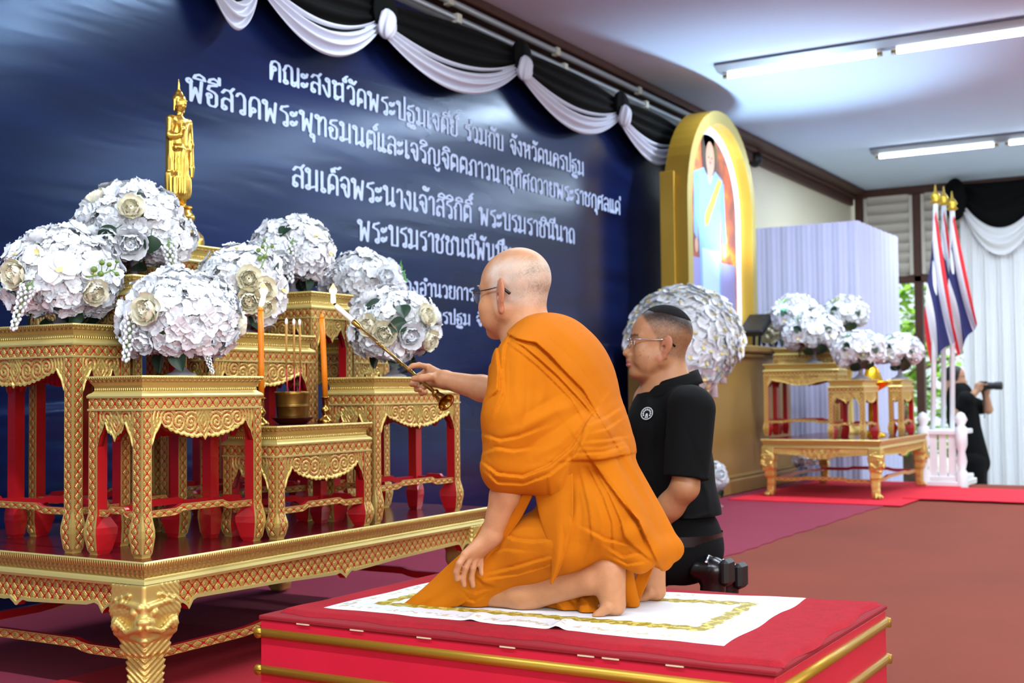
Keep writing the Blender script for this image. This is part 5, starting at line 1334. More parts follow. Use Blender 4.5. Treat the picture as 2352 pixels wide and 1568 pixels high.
    for k in range(9):
        a0 = R(-30+k*30); cx, cy = .0135*math.cos(a0), .0135*math.sin(a0)
        b.add([tuple(Tb @ Vector((cx+.0042*math.cos(j*PI/5+a0)*(1 if j % 2 else .55), cy+.0042*math.sin(j*PI/5+a0)*(1 if j % 2 else .55), .0012))) for j in range(10)], [tuple(range(10))], 0)
    b.add([tuple(Tb @ Vector(p)) for p in ((-.006, -.016, .0012), (.006, -.016, .0012), (.0028, .0, .0012), (-.0028, .0, .0012))], [(0, 1, 2, 3)], 0)
    b.add([tuple(Tb @ Vector(p)) for p in ((-.002, -.014, .0018), (.002, -.014, .0018), (0, -.006, .0018))], [(0, 1, 2)], 1)
    b.build('badge', [mat('white_thread', 'C9CCCE', .7), black_m], root)
    # trousers: thighs forward, shins underneath
    tr = SDF(); hp = V(1566, 1262, 3.98)
    tr.ell(hp, (.168, .14, .12), None, .05); tr.ell(c2+np.array((0, 0, -.02)), (.150, .115, .10), None, .05)
    for q in (-1, 1):
        hx = 3.98+q*.095; H_ = np.array((hx, hp[1]+.03, hp[2]-.01)); K_ = np.array((hx+q*.03, hp[1]+.44, .072)); A_ = np.array((hx+q*.0, hp[1]-.02, .085))
        tr.cap(H_, K_, .092, .068, .03); tr.cap(K_, A_, .066, .052, .02)
    Pq, Fq = tr.mesh((3.66, 1.40, 0.0), (4.32, 2.42, .62), .0065); Pq[:, 2] = np.maximum(Pq[:, 2], .008)
    obj('trousers', npmesh('trousers', Pq-np.array(O), Fq, [mat('black_twill', '050506', .9, spec=.2)]), root)
    bl = MB(); n = 40; ring = [(c2[0]+.170*math.cos(k*2*PI/n), c2[1]+.134*math.sin(k*2*PI/n), c2[2]-.065) for k in range(n)]
    v = [(p[0]-O.x, p[1]-O.y, p[2]-O.z+dz) for dz in (0, .034) for p in ring]; bl.add(v, [(k, (k+1) % n, n+(k+1) % n, n+k) for k in range(n)], 0, smooth=True); bl.build('belt', mat('black_leather', '08080A', .3, coat=.4), root)
    # polished shoes, toes tucked under
    for q, (px, py) in ((-1, (1640, 1310)), (1, (1672, 1318))):
        hx = 3.98+q*.095; c = V(px, py, hx)
        sh = SDF(); hl_ = np.array((hx, c[1], c[2])); bl_ = np.array((hx, c[1]+.015, .075)); toe = np.array((hx, c[1]+.10, .045))
        sh.cap(hl_+np.array((0, .05, .0)), hl_, .040, .040, .02); sh.cap(hl_, bl_, .040, .046, .02); sh.cap(bl_, toe, .044, .034, .02)
        Ps, Fs = sh.mesh(hl_-np.array((.08, .12, c[2])), hl_+np.array((.08, .22, .10)), .005); Ps[:, 2] = np.maximum(Ps[:, 2], .008)
        so = obj('shoe', npmesh('shoe', Ps-np.array(O), Fs, [mat('black_leather')]), root)
        b = MB(); b.box((hx-.040-O.x, c[1]-.062-O.y, c[2]-.045), (hx+.040-O.x, c[1]-.030-O.y, c[2]+.042), 0, .012); b.build('heel', mat('black_rubber', '0B0B0C', .5), so)
        MB().tube([(hx-O.x-.045, c[1]+.01-O.y, c[2]+.03), (hx-O.x, c[1]+.02-O.y, c[2]+.048), (hx-O.x+.045, c[1]+.01-O.y, c[2]+.03)], .005, 8).build('buckle', silver_m, so)
seated_man()
# ------------------------------------------------------------------ red platform, rug and brocade cloth under the monk
PZ = .281
px0, py0, px1, py1 = 2.437, .842, 3.308, 2.215
pr_ = thing('platform', 'low red wooden platform with gold rails, under the kneeling monk', 'platform', ((px0+px1)/2, (py0+py1)/2, 0))
cx_, cy_ = (px0+px1)/2, (py0+py1)/2
MB().box((px0-cx_, py0-cy_, .0137), (px1-cx_, py1-cy_, PZ-.012), 0, .003).build('body', mat('red_paint', 'D01E38', .42, 0, coat=.1, noise=(5, .12), bump=(9, .15, .01)), pr_)
MB().box((px0-cx_-.004, py0-cy_-.004, PZ-.012), (px1-cx_+.004, py1-cy_+.004, PZ), 0, .003).build('top_board', mat('dark_red_felt', '8E0F1C', .95, bump=(500, .3, .003)), pr_)
rail_m = mat('gold_rail', 'B9912F', .38, .55)
for z in (.236, .142, .048):
    for (a, c) in (((px0, py0-.012), (px0, py1+.012)), ((px1, py0-.012), (px1, py1+.012)), ((px0-.012, py0), (px1+.012, py0)), ((px0-.012, py1), (px1+.012, py1))):
        MB().tube([(a[0]-cx_, a[1]-cy_, z), (c[0]-cx_, c[1]-cy_, z)], .0125, 14).build('rail', rail_m, pr_)
for k, yy in enumerate((2.07, 1.90, 1.70, 1.47, 1.27, 1.21, 1.06)): MB().box((px0-cx_-.0055, yy-cy_-.02, PZ-.0125), (px0-cx_+.01, yy-cy_+.02, PZ-.0095), 0).build('wood_strip', mat('pale_wood', 'E4D2AC', .6), pr_)
rug_m = mat('red_pile', 'EE1A34', .98, noise=(40, .15), bump=(700, 1.0, .012))
def plush(corn, z, th, m, name, label, cat, nx=70, ny=100, wav=.006, edge=.02, seed=0, bumps=(), uvm=False):
    c = [Vector(q) for q in corn]
    ce = sum(c, Vector((0, 0)))/4; rn = random.Random(seed); phs = [rn.uniform(0, 6) for _ in range(8)]
    def fn(u, v):
        p = c[0].lerp(c[1], u).lerp(c[3].lerp(c[2], u), v); e = min(u, 1-u, v, 1-v)
        o = Vector((math.sin(p.y*23+phs[0])*wav*max(0, 1-min(u, 1-u)*14)+math.sin(p.y*51+phs[1])*wav*.4*max(0, 1-min(u, 1-u)*14), math.sin(p.x*21+phs[2])*wav*max(0, 1-min(v, 1-v)*14)))
        d = min(min(u, 1-u)*(c[1]-c[0]).length, min(v, 1-v)*(c[3]-c[0]).length); h = th*math.sqrt(max(0, 1-(1-min(1, d/edge))**2))
        for (bx, by, w1, w2, an, hh) in bumps:
            dx, dy = p.x+o.x-bx, p.y+o.y-by; a = dx*math.cos(an)+dy*math.sin(an); b_ = -dx*math.sin(an)+dy*math.cos(an); h += hh*math.exp(-(a/w1)**2-(b_/w2)**2)
        return (p.x+o.x-ce.x, p.y+o.y-ce.y, h)
    L0, L1 = (c[1]-c[0]).length, (c[3]-c[0]).length
    o = MB().grid(fn, nx, ny, uvf=lambda u, v: (min(u, 1-u)*L0, min(v, 1-v)*L1)).build(name, m)
    o.location = (ce.x, ce.y, z); return tag(o, label, cat)
plush([onz(*q, .285).xy for q in ((642, 1404), (982, 1327), (2018, 1386), (1798, 1531))], PZ+.0005, .0115, rug_m, 'rug', 'thick red pile rug lying on the platform under the white cloth', 'rug', 60, 120, .007, .02, 1)
cloth_m = mat('white_brocade', 'EEF1F6', .45, 0)
t, u, v = uvx(cloth_m)
d = u.mn(v); tc = t.nodes.new('ShaderNodeTexCoord'); nz = t.nodes.new('ShaderNodeTexNoise'); nz.inputs['Scale'].default_value = 55; nz.inputs['Detail'].default_value = 2; t.links.new(tc.outputs['Object'], nz.inputs[0]); N_ = X(t, nz.outputs[0])
wv = ((u+v)*130.).sin()*.004
band = (d+wv).gt(.086)*(d+wv).lt(.124); band2 = (d+wv*2.0).gt(.135)*0.0
lace = (d.gt(.020)*d.lt(.046))*N_.gt(.54)
c1 = colmix(cloth_m, band*1.0, 'EEF1F6', '9E8A22')
mx = t.nodes.new('ShaderNodeMixRGB'); t.links.new(lace.k, mx.inputs[0]); t.links.new(c1, mx.inputs[1]); mx.inputs[2].default_value = srgb('CFC3A4')
mx2 = t.nodes.new('ShaderNodeMixRGB'); t.links.new((band*N_.gt(.52)).k, mx2.inputs[0]); t.links.new(mx.outputs[0], mx2.inputs[1]); mx2.inputs[2].default_value = srgb('D2C262'); t.links.new(mx2.outputs[0], bsdf(cloth_m).inputs['Base Color'])
bumpit(cloth_m, N_*(band+lace*.4), .004, .8)
plush([onz(*q, .294).xy for q in ((742, 1394), (986, 1337), (1855, 1373), (1662, 1482))], PZ+.0125, .0022, cloth_m, 'cloth', 'white cloth with gold brocade border spread on the red rug', 'cloth', 70, 130, .004, .006, 4, bumps=[(2.60, 1.66, .05, .015, .3, .010), (2.60, 1.42, .06, .014, .2, .014), (2.60, 1.53, .05, .03, 0, .004), (2.95, 1.2, .12, .03, .5, .003), (3.05, 1.12, .1, .03, 1.2, .003)])

# ------------------------------------------------------------------ portrait arch on its counter
counter_m = mat('bronze_fabric', 'A88748', .42, .35, noise=(1.2, .12), bump=(300, .1, .002)); ledge_m = mat('gilt_wood', '9A7C42', .45, .3, noise=(6, .15))
ct = thing('counter', 'tall bronze-fronted plinth carrying the gold portrait arch', 'plinth', (9.75, 3.87, .0065))
b = MB(); b.box((-1.05, -.26, .12), (1.25, .27, 1.10), 0); b.build('front', counter_m, ct)
b = MB(); b.box((-1.10, -.30, 0), (1.30, .28, .12), 0, .01); b.box((-1.08, -.28, .12), (1.28, .275, .15), 0, .008); b.build('plinth_base', ledge_m, ct)
b = MB(); b.box((-1.10, -.30, 1.10), (1.30, .28, 1.14), 0, .008); b.box((-1.15, -.34, 1.14), (1.34, .28, 1.20), 0, .012); b.build('top_ledge', ledge_m, ct)
YA = 3.72
xl, xr = ony(1583, 700, YA).x, ony(1739, 640, YA).x; xc, rr_ = (xl+xr)/2, (xr-xl)/2; zt = ony(1640, 248, YA).z; zs = zt-rr_*1.05
ar = thing('portrait_arch', 'tall gold arched frame holding a lit standing portrait', 'picture frame', (xc, YA, 1.201))
def archp(r_, n=28): return [(-r_, 0)]+[(-r_*math.cos(k*PI/n), zs-1.201+r_*1.05*math.sin(k*PI/n)) for k in range(n+1)]+[(r_, 0)]
def ring(r0, r1, y0, y1, m, name, mi_in=0, mi_out=0, mats=None):
    A, B = archp(r0), archp(r1); n = len(A); b = MB()
    for (sgn, y) in ((0, y0), (1, y1)): pass
    v = [(x, y0, z) for x, z in A]+[(x, y0, z) for x, z in B]+[(x, y1, z) for x, z in A]+[(x, y1, z) for x, z in B]
    f = []; ms = []
    for k in range(n-1):
        f += [(k, k+1, n+k+1, n+k), (2*n+k+1, 2*n+k, 3*n+k, 3*n+k+1), (k+1, k, 2*n+k, 2*n+k+1), (n+k, n+k+1, 3*n+k+1, 3*n+k)]; ms += [0, 0, mi_in, mi_out]
    b.add(v, f, ms); return b.build(name, mats or [m], ar)
gfr = mat('gold_laminate', 'C9A23A', .36, .45); gfo = mat('gold_laminate_side', 'B38E2C', .42, .4); gff = mat('gold_laminate_front', 'A99A55', .45, .4)
ring(rr_-.10, rr_, 0, .20, None, 'frame', 1, 2, [gff, gfr, gfo])
ring(rr_-.17, rr_-.10, .11, .13, mat('white_strip', 'EAF4FF', .5, emit=('DFF0FF', .5)), 'light_strip')
MB().box((-rr_-.03, .10, 0), (-rr_+.0, .22, 1.35), 0, .004).build('side_fin', gfr, ar)
pb = mat('print_background', '7A3A22', .5); t, ox, oy, oz = objx(pb)
tcn = t.nodes.new('ShaderNodeTexCoord'); vn = t.nodes.new('ShaderNodeTexNoise'); vn.inputs['Scale'].default_value = 3.2; vn.inputs['Detail'].default_value = 3; t.links.new(tcn.outputs['Object'], vn.inputs[0])
rmp = t.nodes.new('ShaderNodeValToRGB'); el = rmp.color_ramp.elements; el[0].position = .30; el[0].color = srgb('4A2A33'); el[1].position = .72; el[1].color = srgb('E2C66A')
for p, c in ((.42, '7D4038'), (.52, 'C4552E'), (.60, 'B8862E')): e = el.new(p); e.color = srgb(c)
t.links.new(vn.outputs[0], rmp.inputs[0]); t.links.new(rmp.outputs[0], bsdf(pb).inputs['Base Color'])
A = archp(rr_-.165); MB().add([(x, .125, z) for x, z in A], [tuple(range(len(A)))[::-1]]).build('print', pb, ar)
def flat(pts, y, m, name): MB().add([(x, y, z) for x, z in pts], [tuple(range(len(pts)))]).build(name, m, ar)
def ellp(cx, cz, rx, rz, n=24): return [(cx+rx*math.cos(k*2*PI/n), cz+rz*math.sin(k*2*PI/n)) for k in range(n)]
pm = lambda n, c: mat('print_'+n, c, .5)
Hz = lambda py: ony(1640, py, YA+.12).z-1.201
flat([(-.56, 0), (.56, 0), (.56, Hz(600)), (-.56, Hz(598))], .1235, pm('floor', '8784BC'), 'print_floor')
flat([(-.20, 0), (.20, 0), (.23, Hz(560)), (.26, Hz(430)), (.30, Hz(408)), (.12, Hz(392)), (-.12, Hz(392)), (-.34, Hz(410)), (-.28, Hz(440)), (-.25, Hz(560))], .122, pm('dress', '7AA2D4'), 'print_dress')
flat([(-.17, 0), (.17, 0), (.19, Hz(575)), (-.19, Hz(575))], .1212, pm('skirt', 'A9C6E8'), 'print_skirt')
flat([(-.28, Hz(560)), (-.36, Hz(545)), (-.34, Hz(410)), (-.22, Hz(410))], .1214, pm('sleeve', '6F98CC'), 'print_sleeve'); flat([(.25, Hz(410)), (.32, Hz(415)), (.36, Hz(550)), (.27, Hz(560))], .1214, pm('sleeve', '6F98CC'), 'print_sleeve')
for x in (-.31, .31): flat(ellp(x, Hz(572), .04, .06), .1211, pm('skin', 'B98F7C'), 'print_hand')
flat(ellp(0, Hz(356), .17, .20), .1213, pm('hair', '2A1E22'), 'print_hair'); flat(ellp(0, Hz(325), .12, .10), .1213, pm('hair', '2A1E22'), 'print_hair')
flat(ellp(0.02, Hz(368), .095, .145), .1208, pm('skin', 'B98F7C'), 'print_face'); flat([(-.05, Hz(392)), (.07, Hz(392)), (.05, Hz(415)), (0, Hz(428)), (-.04, Hz(412))], .1207, pm('skin', 'B98F7C'), 'print_neck')
flat([(.20, Hz(405)), (.28, Hz(412)), (-.05, Hz(520)), (-.12, Hz(525)), (-.12, Hz(500))], .1206, pm('sash', 'B4B83A'), 'print_sash')
for sg in (-1, 1): flat(ellp(.02+sg*.035, Hz(366), .016, .007), .1204, pm('hair', '2A1E22'), 'print_eye')
flat(ellp(.02, Hz(377), .022, .010), .1204, pm('lips', 'C4455A'), 'print_lips')
# floodlight on the ledge, aimed at the portrait
fp = ony(1737, 793, 3.64); fl_ = thing('floodlight', 'black floodlight on two struts standing on the bronze plinth ledge', 'floodlight', (fp.x, fp.y, 1.201))
MB().box((-.17, -.11, -.03), (.17, .11, .03), 0, .012, T=Matrix.Translation((0, 0, .19)) @ Matrix.Rotation(R(-28), 4, 'Y')).build('head', BLACK, fl_)
for x in (-.06, .08): MB().tube([(x, 0, 0), (x+.01, 0, .10), (x, 0, .16)], .014, 8).build('strut', BLACK, fl_)
sp = bpy.data.lights.new('flood_beam', 'SPOT'); sp.energy = 250; sp.spot_size = R(100); sp.spot_blend = .6; sp.color = (.55, .78, 1.0); sp.shadow_soft_size = .10
so = bpy.data.objects.new('flood_beam', sp); COL.objects.link(so); so.location = (fp.x-.05, fp.y-.20, 1.48); so.rotation_euler = (Vector((xc+.1, YA-.35, 3.4))-so.location).to_track_quat('-Z', 'Y').to_euler()
w = thing('wall_speaker', 'small black wall speaker on the cream wall beside the gold arch', 'speaker', ony(1724, 366, YW-.01)); MB().ball((0, -.05, 0), (.06, .08, .09), 16, 10).build('body', BLACK, w); MB().tube([(0, 0, .03), (0, .009, .03)], .03, 10).build('bracket', BLACK, w)

# ------------------------------------------------------------------ big orchid wreath
wc_ = ony(1572, 785, 3.36); sc = (wc_-Vector((0, 0, CAM_Z))).length/FPX
wr = thing('orchid_wreath', 'huge cascading wreath of white orchids in front of the gold arch', 'flower wreath', (wc_.x, wc_.y, 0))
rn = random.Random(9); k0 = Vector((0, 0, wc_.z)); D = Vector((wc_.x, wc_.y, 0)).normalized(); Rv = Vector((D.y, -D.x, 0))
MB().ball(k0+Vector((0, .02, .02)), (.28, .17, .28), 20, 14).build('foliage', mat('wreath_foliage', '6F8A63', .8, noise=(20, .4)), wr)
MB().tube([(0, .1, .01), (0, .06, wc_.z-.2)], .025, 8).build('stand', BLACK, wr); MB().tube([(-.25, .1, .028), (.25, .1, .028)], .02, 8).build('stand_foot', BLACK, wr)
g = PI*(3-math.sqrt(5)); cnt = 0
for i in range(150):
    z = 1-(i+.5)/150*1.9; ph = i*g; q = math.sqrt(max(0, 1-z*z)); nn = Vector((q*math.cos(ph), q*math.sin(ph), z))
    if nn.dot(D) > .25 or cnt >= 95: continue
    hw = 128*sc*(1 if z > -.2 else 1-.45*(-.2-z)); p = k0+Rv*(nn.dot(Rv)*hw)+Vector((0, 0, nn.z*122*sc))+D*(nn.dot(D)*.22)
    place(rn.choice(FM['orchid']), p, nn+Vector((rn.uniform(-.3, .3), rn.uniform(-.3, .3), .1)), wr, rn.uniform(-.6, .6), rn.uniform(1.45, 1.9)); cnt += 1
b = MB()
for i in range(260):
    z = 1-(i+.5)/260*1.9; ph = i*g+.9; q = math.sqrt(max(0, 1-z*z)); nn = Vector((q*math.cos(ph), q*math.sin(ph), z))
    if nn.dot(D) > .75: continue
    hw = 126*sc*(1 if z > -.2 else 1-.45*(-.2-z)); p = k0+Rv*(nn.dot(Rv)*hw)+Vector((0, 0, nn.z*120*sc))+D*(nn.dot(D)*.21)
    me = rn.choice(FM['orchid']); T = Matrix.Translation(p) @ (nn+Vector((rn.uniform(-.4, .4), rn.uniform(-.4, .4), .1))).to_track_quat('Z', 'Y').to_matrix().to_4x4() @ Matrix.Scale(rn.uniform(1.3, 1.7), 4)
    b.add([T @ v_.co for v_ in me.vertices], [tuple(q_.vertices) for q_ in me.polygons], [q_.material_index for q_ in me.polygons], smooth=True)
b.build('orchid_mass', [pet_m, lip_m], wr)['kind'] = 'stuff'
for k, (x, y) in enumerate(((1618, 905), (1640, 912), (1660, 880), (1600, 890))):
    q = ony(x, y, 3.25)-Vector((wc_.x, wc_.y, 0)); b = MB(); b.tube([q+Vector((0, 0, .30)), q+Vector((.01, 0, .12)), q], [.012, .016, .030], 10); b.build('tassel', mat('white_tassel', 'E9E9EE', .8), wr)

# ------------------------------------------------------------------ far altar
base_table(1.50, .90, .455, 9.36, 2.40, 'far low gilt table with red legs, standing on the red carpet square', 'altar_base_table', True)
ZF = .455
def fy(px, x): return onx(px, 900, x).y
def ftab(pl, pr2, x, w, h, label): y0, y1 = fy(pr2, x), fy(pl, x); altar_table(w, y1-y0, h, x, y0, ZF, label, 'far gilt altar tables')
ftab(1754, 1926, 9.95, .26, .595, 'far gilt table with red inner legs, left on the far altar')
ftab(1778, 1916, 10.26, .26, .735, 'far gilt table rising behind the left one on the far altar')
ftab(1902, 1984, 9.46, .42, .455, 'far gilt table at the front corner of the far altar')
ftab(2040, 2072, 10.30, .40, .455, 'far gilt table at the right end of the far altar')
def fb(px, py, hw, hh, x, ztop, label, seed, n=44):
    c = onx(px, py, x); s_ = (c-Vector((0, 0, CAM_Z))).length/FPX; bouquet(c, (hw*s_, hh*s_), ztop, label, (('orchid', .1, .2, 1.3, 0), ('leaf', .3, -.5, 1.5, 180), ('leaf', -.4, .1, 1.1, 60), ('leaf', .45, .35, 1.0, 200), ('leaf', -.1, -.7, 1.4, 150), ('greenery', -.6, .5, 1.8, 0), ('orchid', -.5, -.2, 1.2, 0), ('orchid', .6, -.1, 1.2, 0)), seed, n, 1.6, 'far white bouquets', 1.1, hmax=1.0)
fb(1832, 728, 58, 47, 10.40, ZF+.735, 'far white bouquet highest on the left of the far altar', 3)
fb(1868, 768, 64, 46, 10.06, ZF+.595, 'far wide white bouquet in front of the highest one', 4)
fb(1976, 806, 56, 38, 9.62, ZF+.455, 'far round white bouquet above the front corner table', 6)
fb(2066, 808, 44, 35, 10.46, ZF+.455, 'far small white bouquet at the right end, before the green opening', 7, 36)
tb = thing('offering_stand', 'tall gilt offering stand half hidden behind the far bouquets', 'offering stand', (10.74, onx(1942, 800, 10.74).y, ZF)); MB().lathe([(.16, 0), (.17, .03), (.06, .08), (.05, .5), (.14, .72), (.20, .76), (.20, .78), (0, .78)], 24).build('stem', GOLD, tb)
fb(1942, 722, 46, 34, 10.74, ZF+.785, 'far white bouquet at the back of the far altar, against the draped booth', 8, 36)
tr_ = thing('offering_tray', 'footed golden tray between two far bouquets', 'tray', (10.05, onx(2004, 870, 10.05).y, ZF+.0)); MB().lathe([(.10, 0), (.10, .01), (.04, .05), (.035, .36), (.15, .42), (.16, .44), (.08, .45), (.05, .54), (.02, .57), (0, .57)], 24).build('body', mat('yellow_gilt', 'E0A81C', .25, .8), tr_)
def fl_b(px, py, hw, hh, x, label, seed):
    c = onx(px, py, x); s_ = (c-Vector((0, 0, CAM_Z))).length/FPX; c.z = max(c.z, hh*s_+.10); bouquet(c, (hw*s_, hh*s_), .0, label, (), seed, 34, 1.3, None, 1.1, hmax=1.0)
fl_b(1642, 1110, 24, 34, 8.45, 'white flowers on the floor at the foot of the bronze plinth', 12)
fl_b(1824, 1062, 52, 32, 11.28, 'white flowers on the floor behind the far low table', 13)
fl_b(1775, 745, 34, 46, 10.45, 'x', 14) if False else None
c = ony(1775, 760, 3.78); bouquet(Vector((c.x, c.y, 1.40)), (.15, .16), 1.2005, 'white and yellow flowers on the plinth ledge right of the floodlight', (('cream_rose', .1, .2, 1.6, 0), ('cream_rose', -.2, -.3, 1.5, 0)), 15, 14, 1.2, None, 1.5)

# ------------------------------------------------------------------ draped booth, flags, curtain
dr_m = mat('white_voile', 'CDD0F0', .8, 0)
bt = thing('draped_booth', 'tall square booth hung with pleated white cloth', 'booth', (11.55, 3.12, -.75))
bx0, by0 = 0, 0; cor = onx(1969, 506, 11.55); ZTb = cor.z+.75; Lb = onx(1738, 600, 11.55).y-cor.y; Wb = ony(2063, 600, cor.y).x-11.55
bt.location.y = cor.y
rn = random.Random(4)
def pleat(L, zt, name, dirv, nrm, parent, m, n=9, amp=.03, z0=0., seed=0):
    rn = random.Random(seed); ph = [rn.uniform(0, 6) for _ in range(4)]
    def fn(u, v):
        s_ = u*L; a = amp*(math.sin(u*n*2*PI+ph[0]+.5*math.sin(u*9+ph[1]))*.7+.4*math.sin(u*n*3.3*2*PI+ph[2]))*(.55+.45*(1-v)); p = dirv*s_+nrm*a; return (p.x, p.y, lerp(z0, zt, v))
    return MB().grid(fn, int(n*14), 10).build(name, m, parent)
pleat(Lb, ZTb, 'curtain', Vector((0, 1, 0)), Vector((-1, 0, 0)), bt, dr_m, 6, .014, 0, 1); pleat(Wb, ZTb, 'curtain', Vector((1, 0, 0)), Vector((0, -1, 0)), bt, dr_m, 8, .018, 0, 2)
b = MB()
b.box((.05, .05, ZTb-.05), (Wb-.05, Lb-.05, ZTb-.01)); b.build('roof', dr_m, bt)
for (x, y) in ((.06, .06), (Wb-.06, .06), (.06, Lb-.06), (Wb-.06, Lb-.06)): MB().tube([(x, y, 0), (x, y, ZTb-.05)], .02, 8).build('post', WHITE, bt)
cu_m = mat('white_curtain_cloth', 'E6E8EC', .8, 0)
cu = thing('stage_curtain', 'full height white pleated curtain across the far bay', 'curtain', (15.85, 1.62, -.75)); pleat(1.40, 4.02, 'pleated_cloth', Vector((0, 1, 0)), Vector((-1, 0, 0)), cu, cu_m, 9, .05, 0, 3)
cu2 = thing('curtain_swag', 'black and white swag with a black knot over the far curtain', 'drapery', (15.75, 2.5, 3.1))
def sw(a, c, d0, s0, d1, s1, m, name, yo):
    def fn(u, v):
        p = a.lerp(c, u); q = 4*u*(1-u); return (yo-.03*math.sin(v*4*PI+u)-.05*q*math.sin(v*PI), p.y-2.5, p.z-3.1-lerp(d0+s0*q, d1+s1*q, v))
    MB().grid(fn, 36, 24).build(name, m, cu2)
ka, kc = onx(2200, 440, 15.75), onx(2400, 440, 15.75); kc.z = ka.z
sw(ka, kc, -.10, .02, .10, .48, bcl, 'black_swag', .02); sw(ka, kc, .06, .42, .15, .66, cu_m, 'white_swag', 0)
MB().grid(lambda u, v: (-.06+.10*math.sin(v*PI)*math.cos(u*2*PI), ka.y-2.5+.02+(.13+.02*math.sin(u*10*PI))*math.sin(v*PI)*math.sin(u*2*PI), ka.z-3.1-.10+.26*math.cos(v*PI)), 50, 14).build('knot', bcl, cu2)
# flag stand on the stage edge
fx = 11.05
pole_m = mat('white_pole', 'E8EAEC', .45); fgold = mat('finial_gold', 'D6B445', .3, .8)
ft_m = mat('flag_cloth', 'FFFFFF', .75); t, u, v = uvx(ft_m)
blue = ((v-.5).abs()).lt(1/6); redb = ((v-.5).abs()).gt(1/3)
c1 = colmix(ft_m, blue, 'E6E7EE', '23265E'); mx = t.nodes.new('ShaderNodeMixRGB'); t.links.new(redb.k, mx.inputs[0]); t.links.new(c1, mx.inputs[1]); mx.inputs[2].default_value = srgb('D42A30'); t.links.new(mx.outputs[0], bsdf(ft_m).inputs['Base Color'])
def flag(bot, top, H0, H1, F0, F1, dx, label):
    B_, T_ = onx(*bot, fx+dx), onx(*top, fx+dx); B_.z = .15; r = thing('flagpole', label, 'flag', B_, 0, 'flags in the white stand')
    MB().tube([(0, 0, 0), T_-B_], .022, 10).build('pole', pole_m, r)
    q = Matrix.Translation(T_-B_); MB().lathe([(.022, 0), (.05, .015), (.03, .04), (.045, .06), (.03, .09), (.012, .11), (.004, .17), (0, .175)], 14, T=q).build('finial', fgold, r)
    h0, h1, f0, f1 = [onx(p[0], p[1], fx+dx)-B_ for p in (H0, H1, F0, F1)]
    def fn(a, c):
        p = h0.lerp(h1, c).lerp(f0.lerp(f1, c), a); e = math.sin(a*PI)
        return p+Vector((-.05*math.sin(c*1.6*2*PI+a*2)*(.3+.7*a)-.03, .025*e*math.sin(c*1.1*2*PI), .02*math.sin(c*9+a*4)*a))
    MB().grid(fn, 24, 48, uvf=lambda a, c: (a, .10+.82*c)).build('flag', ft_m, r)
flag((2141, 1040), (2149, 468), (2151, 482), (2124, 725), (2200, 775), (2138, 838), .02, 'leftmost tricolour flag hanging from its white pole, blue band broad')
flag((2166, 1040), (2168, 472), (2170, 484), (2160, 640), (2203, 660), (2190, 830), .36, 'middle tricolour flag squeezed between the other two')
flag((2187, 1040), (2187, 484), (2192, 492), (2176, 705), (2248, 740), (2200, 818), .19, 'rightmost tricolour flag hanging from its white pole')
st = thing('flag_stand', 'white wooden balustrade stand holding the flagpoles', 'flag stand', (fx, onx(2170, 1000, fx).y, 0)); Y0 = st.location.y
ya, yb = onx(2128, 1000, fx).y-Y0, onx(2214, 1000, fx).y-Y0
for z in (.05, .44): MB().box((-.14, yb, z), (.40, ya, z+.04), 0, .006).build('rail', WHITE, st)
MB().box((-.16, yb-.02, 0), (.42, ya+.02, .05), 0, .006).build('base', WHITE, st)
for y in (ya, yb): MB().lathe([(.05, 0), (.05, .12), (.03, .15), (.045, .22), (.03, .3), (.05, .36), (.05, .50), (.03, .52), (.055, .57), (.03, .62), (0, .635)], 16, c=(-.12, y, 0)).build('baluster', WHITE, st)
for k in range(3): MB().box((-.12, lerp(ya, yb, .25+k*.25)-.03, .05), (-.09, lerp(ya, yb, .25+k*.25)+.03, .46), 0, .004).build('slat', WHITE, st)

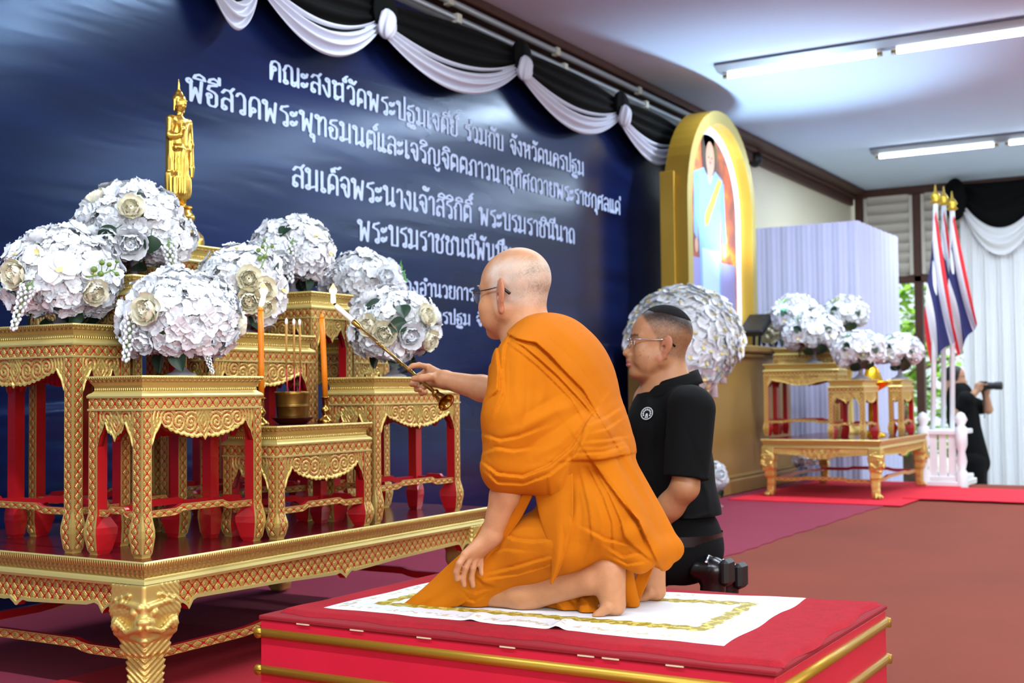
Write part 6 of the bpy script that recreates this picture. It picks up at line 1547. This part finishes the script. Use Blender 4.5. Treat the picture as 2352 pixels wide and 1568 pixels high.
# ------------------------------------------------------------------ photographer beyond the stage
def photographer():
    x = 13.4; V = lambda px, py, dx=0.: np.array(onx(px, py, x+dx)); root = thing('person', 'person in black beyond the stage aiming a long-lensed camera to the right', 'person', (x, onx(2225, 900, x).y, -.75)); O = root.location
    f = Frame(V(2192, 868), R(-82), R(-6)); s = SDF(); head_sdf(s, f)
    Hc, Nk, Sh1, Sh2 = V(2238, 1062), V(2202, 905), V(2220, 920, -.17), V(2205, 915, .17)
    s.cap(f.p(-.05, 0, -.15), Nk, .06, .08, .04); s.cap(Nk, V(2212, 960), .11, .13, .05); s.cap(V(2212, 960), Hc, .13, .13, .05); s.cap(Sh1, Sh2, .06, .06, .04)
    cam_ = V(2258, 886)
    s.chain([Sh1, V(2196, 948, -.22), V(2248, 892, -.06)], [.055, .045, .032], .02); s.chain([Sh2, V(2270, 940, .12), V(2262, 897, .05)], [.055, .045, .032], .02)
    for c in (V(2249, 888, -.06), V(2264, 898, .04)):
        s.ell(c, (.04, .045, .05), None, .02)
        for k in range(4): s.cap(c+np.array((-.03+.02*k, -.02, .03)), c+np.array((-.03+.02*k, -.075, .02)), .010, .008, .006)
    for q in (-.10, .10):
        K = V(2246, 1118, q); s.cap(Hc+np.array((q, 0, 0)), K, .10, .075, .04); s.cap(K, np.array((x+q, K[1]+.05, -.70)), .075, .05, .03); s.cap(np.array((x+q, K[1]+.06, -.71)), np.array((x+q, K[1]-.16, -.725)), .045, .035, .02)
    P, F = s.mesh((x-.5, O.y-.55, -.76), (x+.5, O.y+.55, 1.12), .0105); P[:, 2] = np.maximum(P[:, 2], -.749)
    L = f.loc(P); C = np.tile(rgb('B98A6C'), (len(P), 1)); hair = (L[:, 2] > -.03) & (L[:, 0] < .05+.2*(L[:, 2]-.05)) & (np.abs(L).max(axis=1) < .17); C[hair] = rgb('151315')
    obj('body', npmesh('body', P-np.array(O), F, [skin_mat('photographer_skin', 'B98A6C')], col=np.c_[C, np.ones(len(C))]), root)
    bk = mat('black_jersey'); t = SDF(); t.cap(Nk, V(2212, 960), .135, .15, .05); t.cap(V(2212, 960), Hc, .15, .155, .05); t.cap(Sh1, Sh2, .085, .085, .04)
    t.cap(Sh1, V(2208, 935, -.20), .085, .07, .03); t.cap(Sh2, V(2252, 935, .14), .085, .075, .03)
    Pt, Ft = t.mesh((x-.5, O.y-.55, -.1), (x+.5, O.y+.55, 1.0), .011); obj('shirt', npmesh('shirt', Pt-np.array(O), Ft, [bk]), root)
    tq = SDF(); tq.ell(Hc, (.17, .15, .15), None, .05)
    for q in (-.10, .10):
        K = V(2246, 1118, q); tq.cap(Hc+np.array((q, 0, 0)), K, .115, .09, .04); tq.cap(K, np.array((x+q, K[1]+.05, -.64)), .09, .075, .03)
    Pq, Fq = tq.mesh((x-.4, O.y-.5, -.74), (x+.4, O.y+.5, .2), .012); obj('trousers', npmesh('trousers', Pq-np.array(O), Fq, [mat('black_twill')]), root)
    c = thing('camera', 'black camera with a long lens, held up by the person beyond the stage', 'camera', cam_)
    MB().box((-.07, -.04, -.05), (.07, .04, .05), 0, .012).build('camera_body', BLACK, c); MB().lathe([(.035, .03), (.038, .08), (.034, .1), (.040, .12), (.042, .18), (.038, .185), (0, .17)], 20, T=Matrix.Rotation(R(90), 4, 'X')).build('lens', BLACK, c)
    MB().box((-.012, -.01, -.33), (.012, -.004, -.05), 0).build('strap', BLACK, c)
photographer()

# ------------------------------------------------------------------ outdoors beyond the far bays
sun = bpy.data.lights.new('sun', 'SUN'); sun.energy = 5; sun.angle = R(1); sun.color = (1, .95, .85); so = bpy.data.objects.new('sun', sun); COL.objects.link(so); so.rotation_euler = Vector((.62, .25, -.74)).to_track_quat('-Z', 'Y').to_euler(); so.location = (20, 0, 12)
lf = mat('sunlit_leaf', '7FB23A', .6, sss=(.3, (.1, .2, .02), .2), noise=(2, .35))
def tree(x, y, h, label, seed, spread=1.7, n=2600):
    r = thing('tree', label, 'tree', (x, y, -.75), 0); rn = random.Random(seed)
    MB().tube([(0, 0, 0), (.1, .1, h*.3), (-.1, .5, h*.5), (.1, 1.1, h*.75)], [.16, .14, .12, .06], 10).build('trunk', mat('tree_bark', '6A5648', .9, noise=(8, .3)), r)
    b = MB()
    for k in range(9): b.tube([(0, .2, h*.4), (rn.uniform(-1, 1), rn.uniform(-1.4, 1.4), h*rn.uniform(.3, .9))], [.05, .015], 6)
    b.build('branches', mat('tree_bark'), r); b = MB()
    for i in range(n):
        p = Vector((rn.gauss(0, .5), rn.gauss(0, spread*.6), h*rn.uniform(.12, 1))); a = Vector((rn.uniform(-1, 1), rn.uniform(-1, 1), rn.uniform(-.6, .6))).normalized()*rn.uniform(.06, .12); c = a.cross(Vector((rn.uniform(-1, 1), rn.uniform(-1, 1), 1))).normalized()*.045
        b.add([p-a, p+c, p+a, p-c], [(0, 1, 2, 3)])
    b.build('foliage', lf, r)
tree(19.5, 4.6, 4.2, 'sunlit green tree with leaning trunk seen through the far opening', 1); tree(22.5, 6.6, 4.6, 'paler green tree deeper in the garden, left of the leaning one', 2, 2.2, 3000)
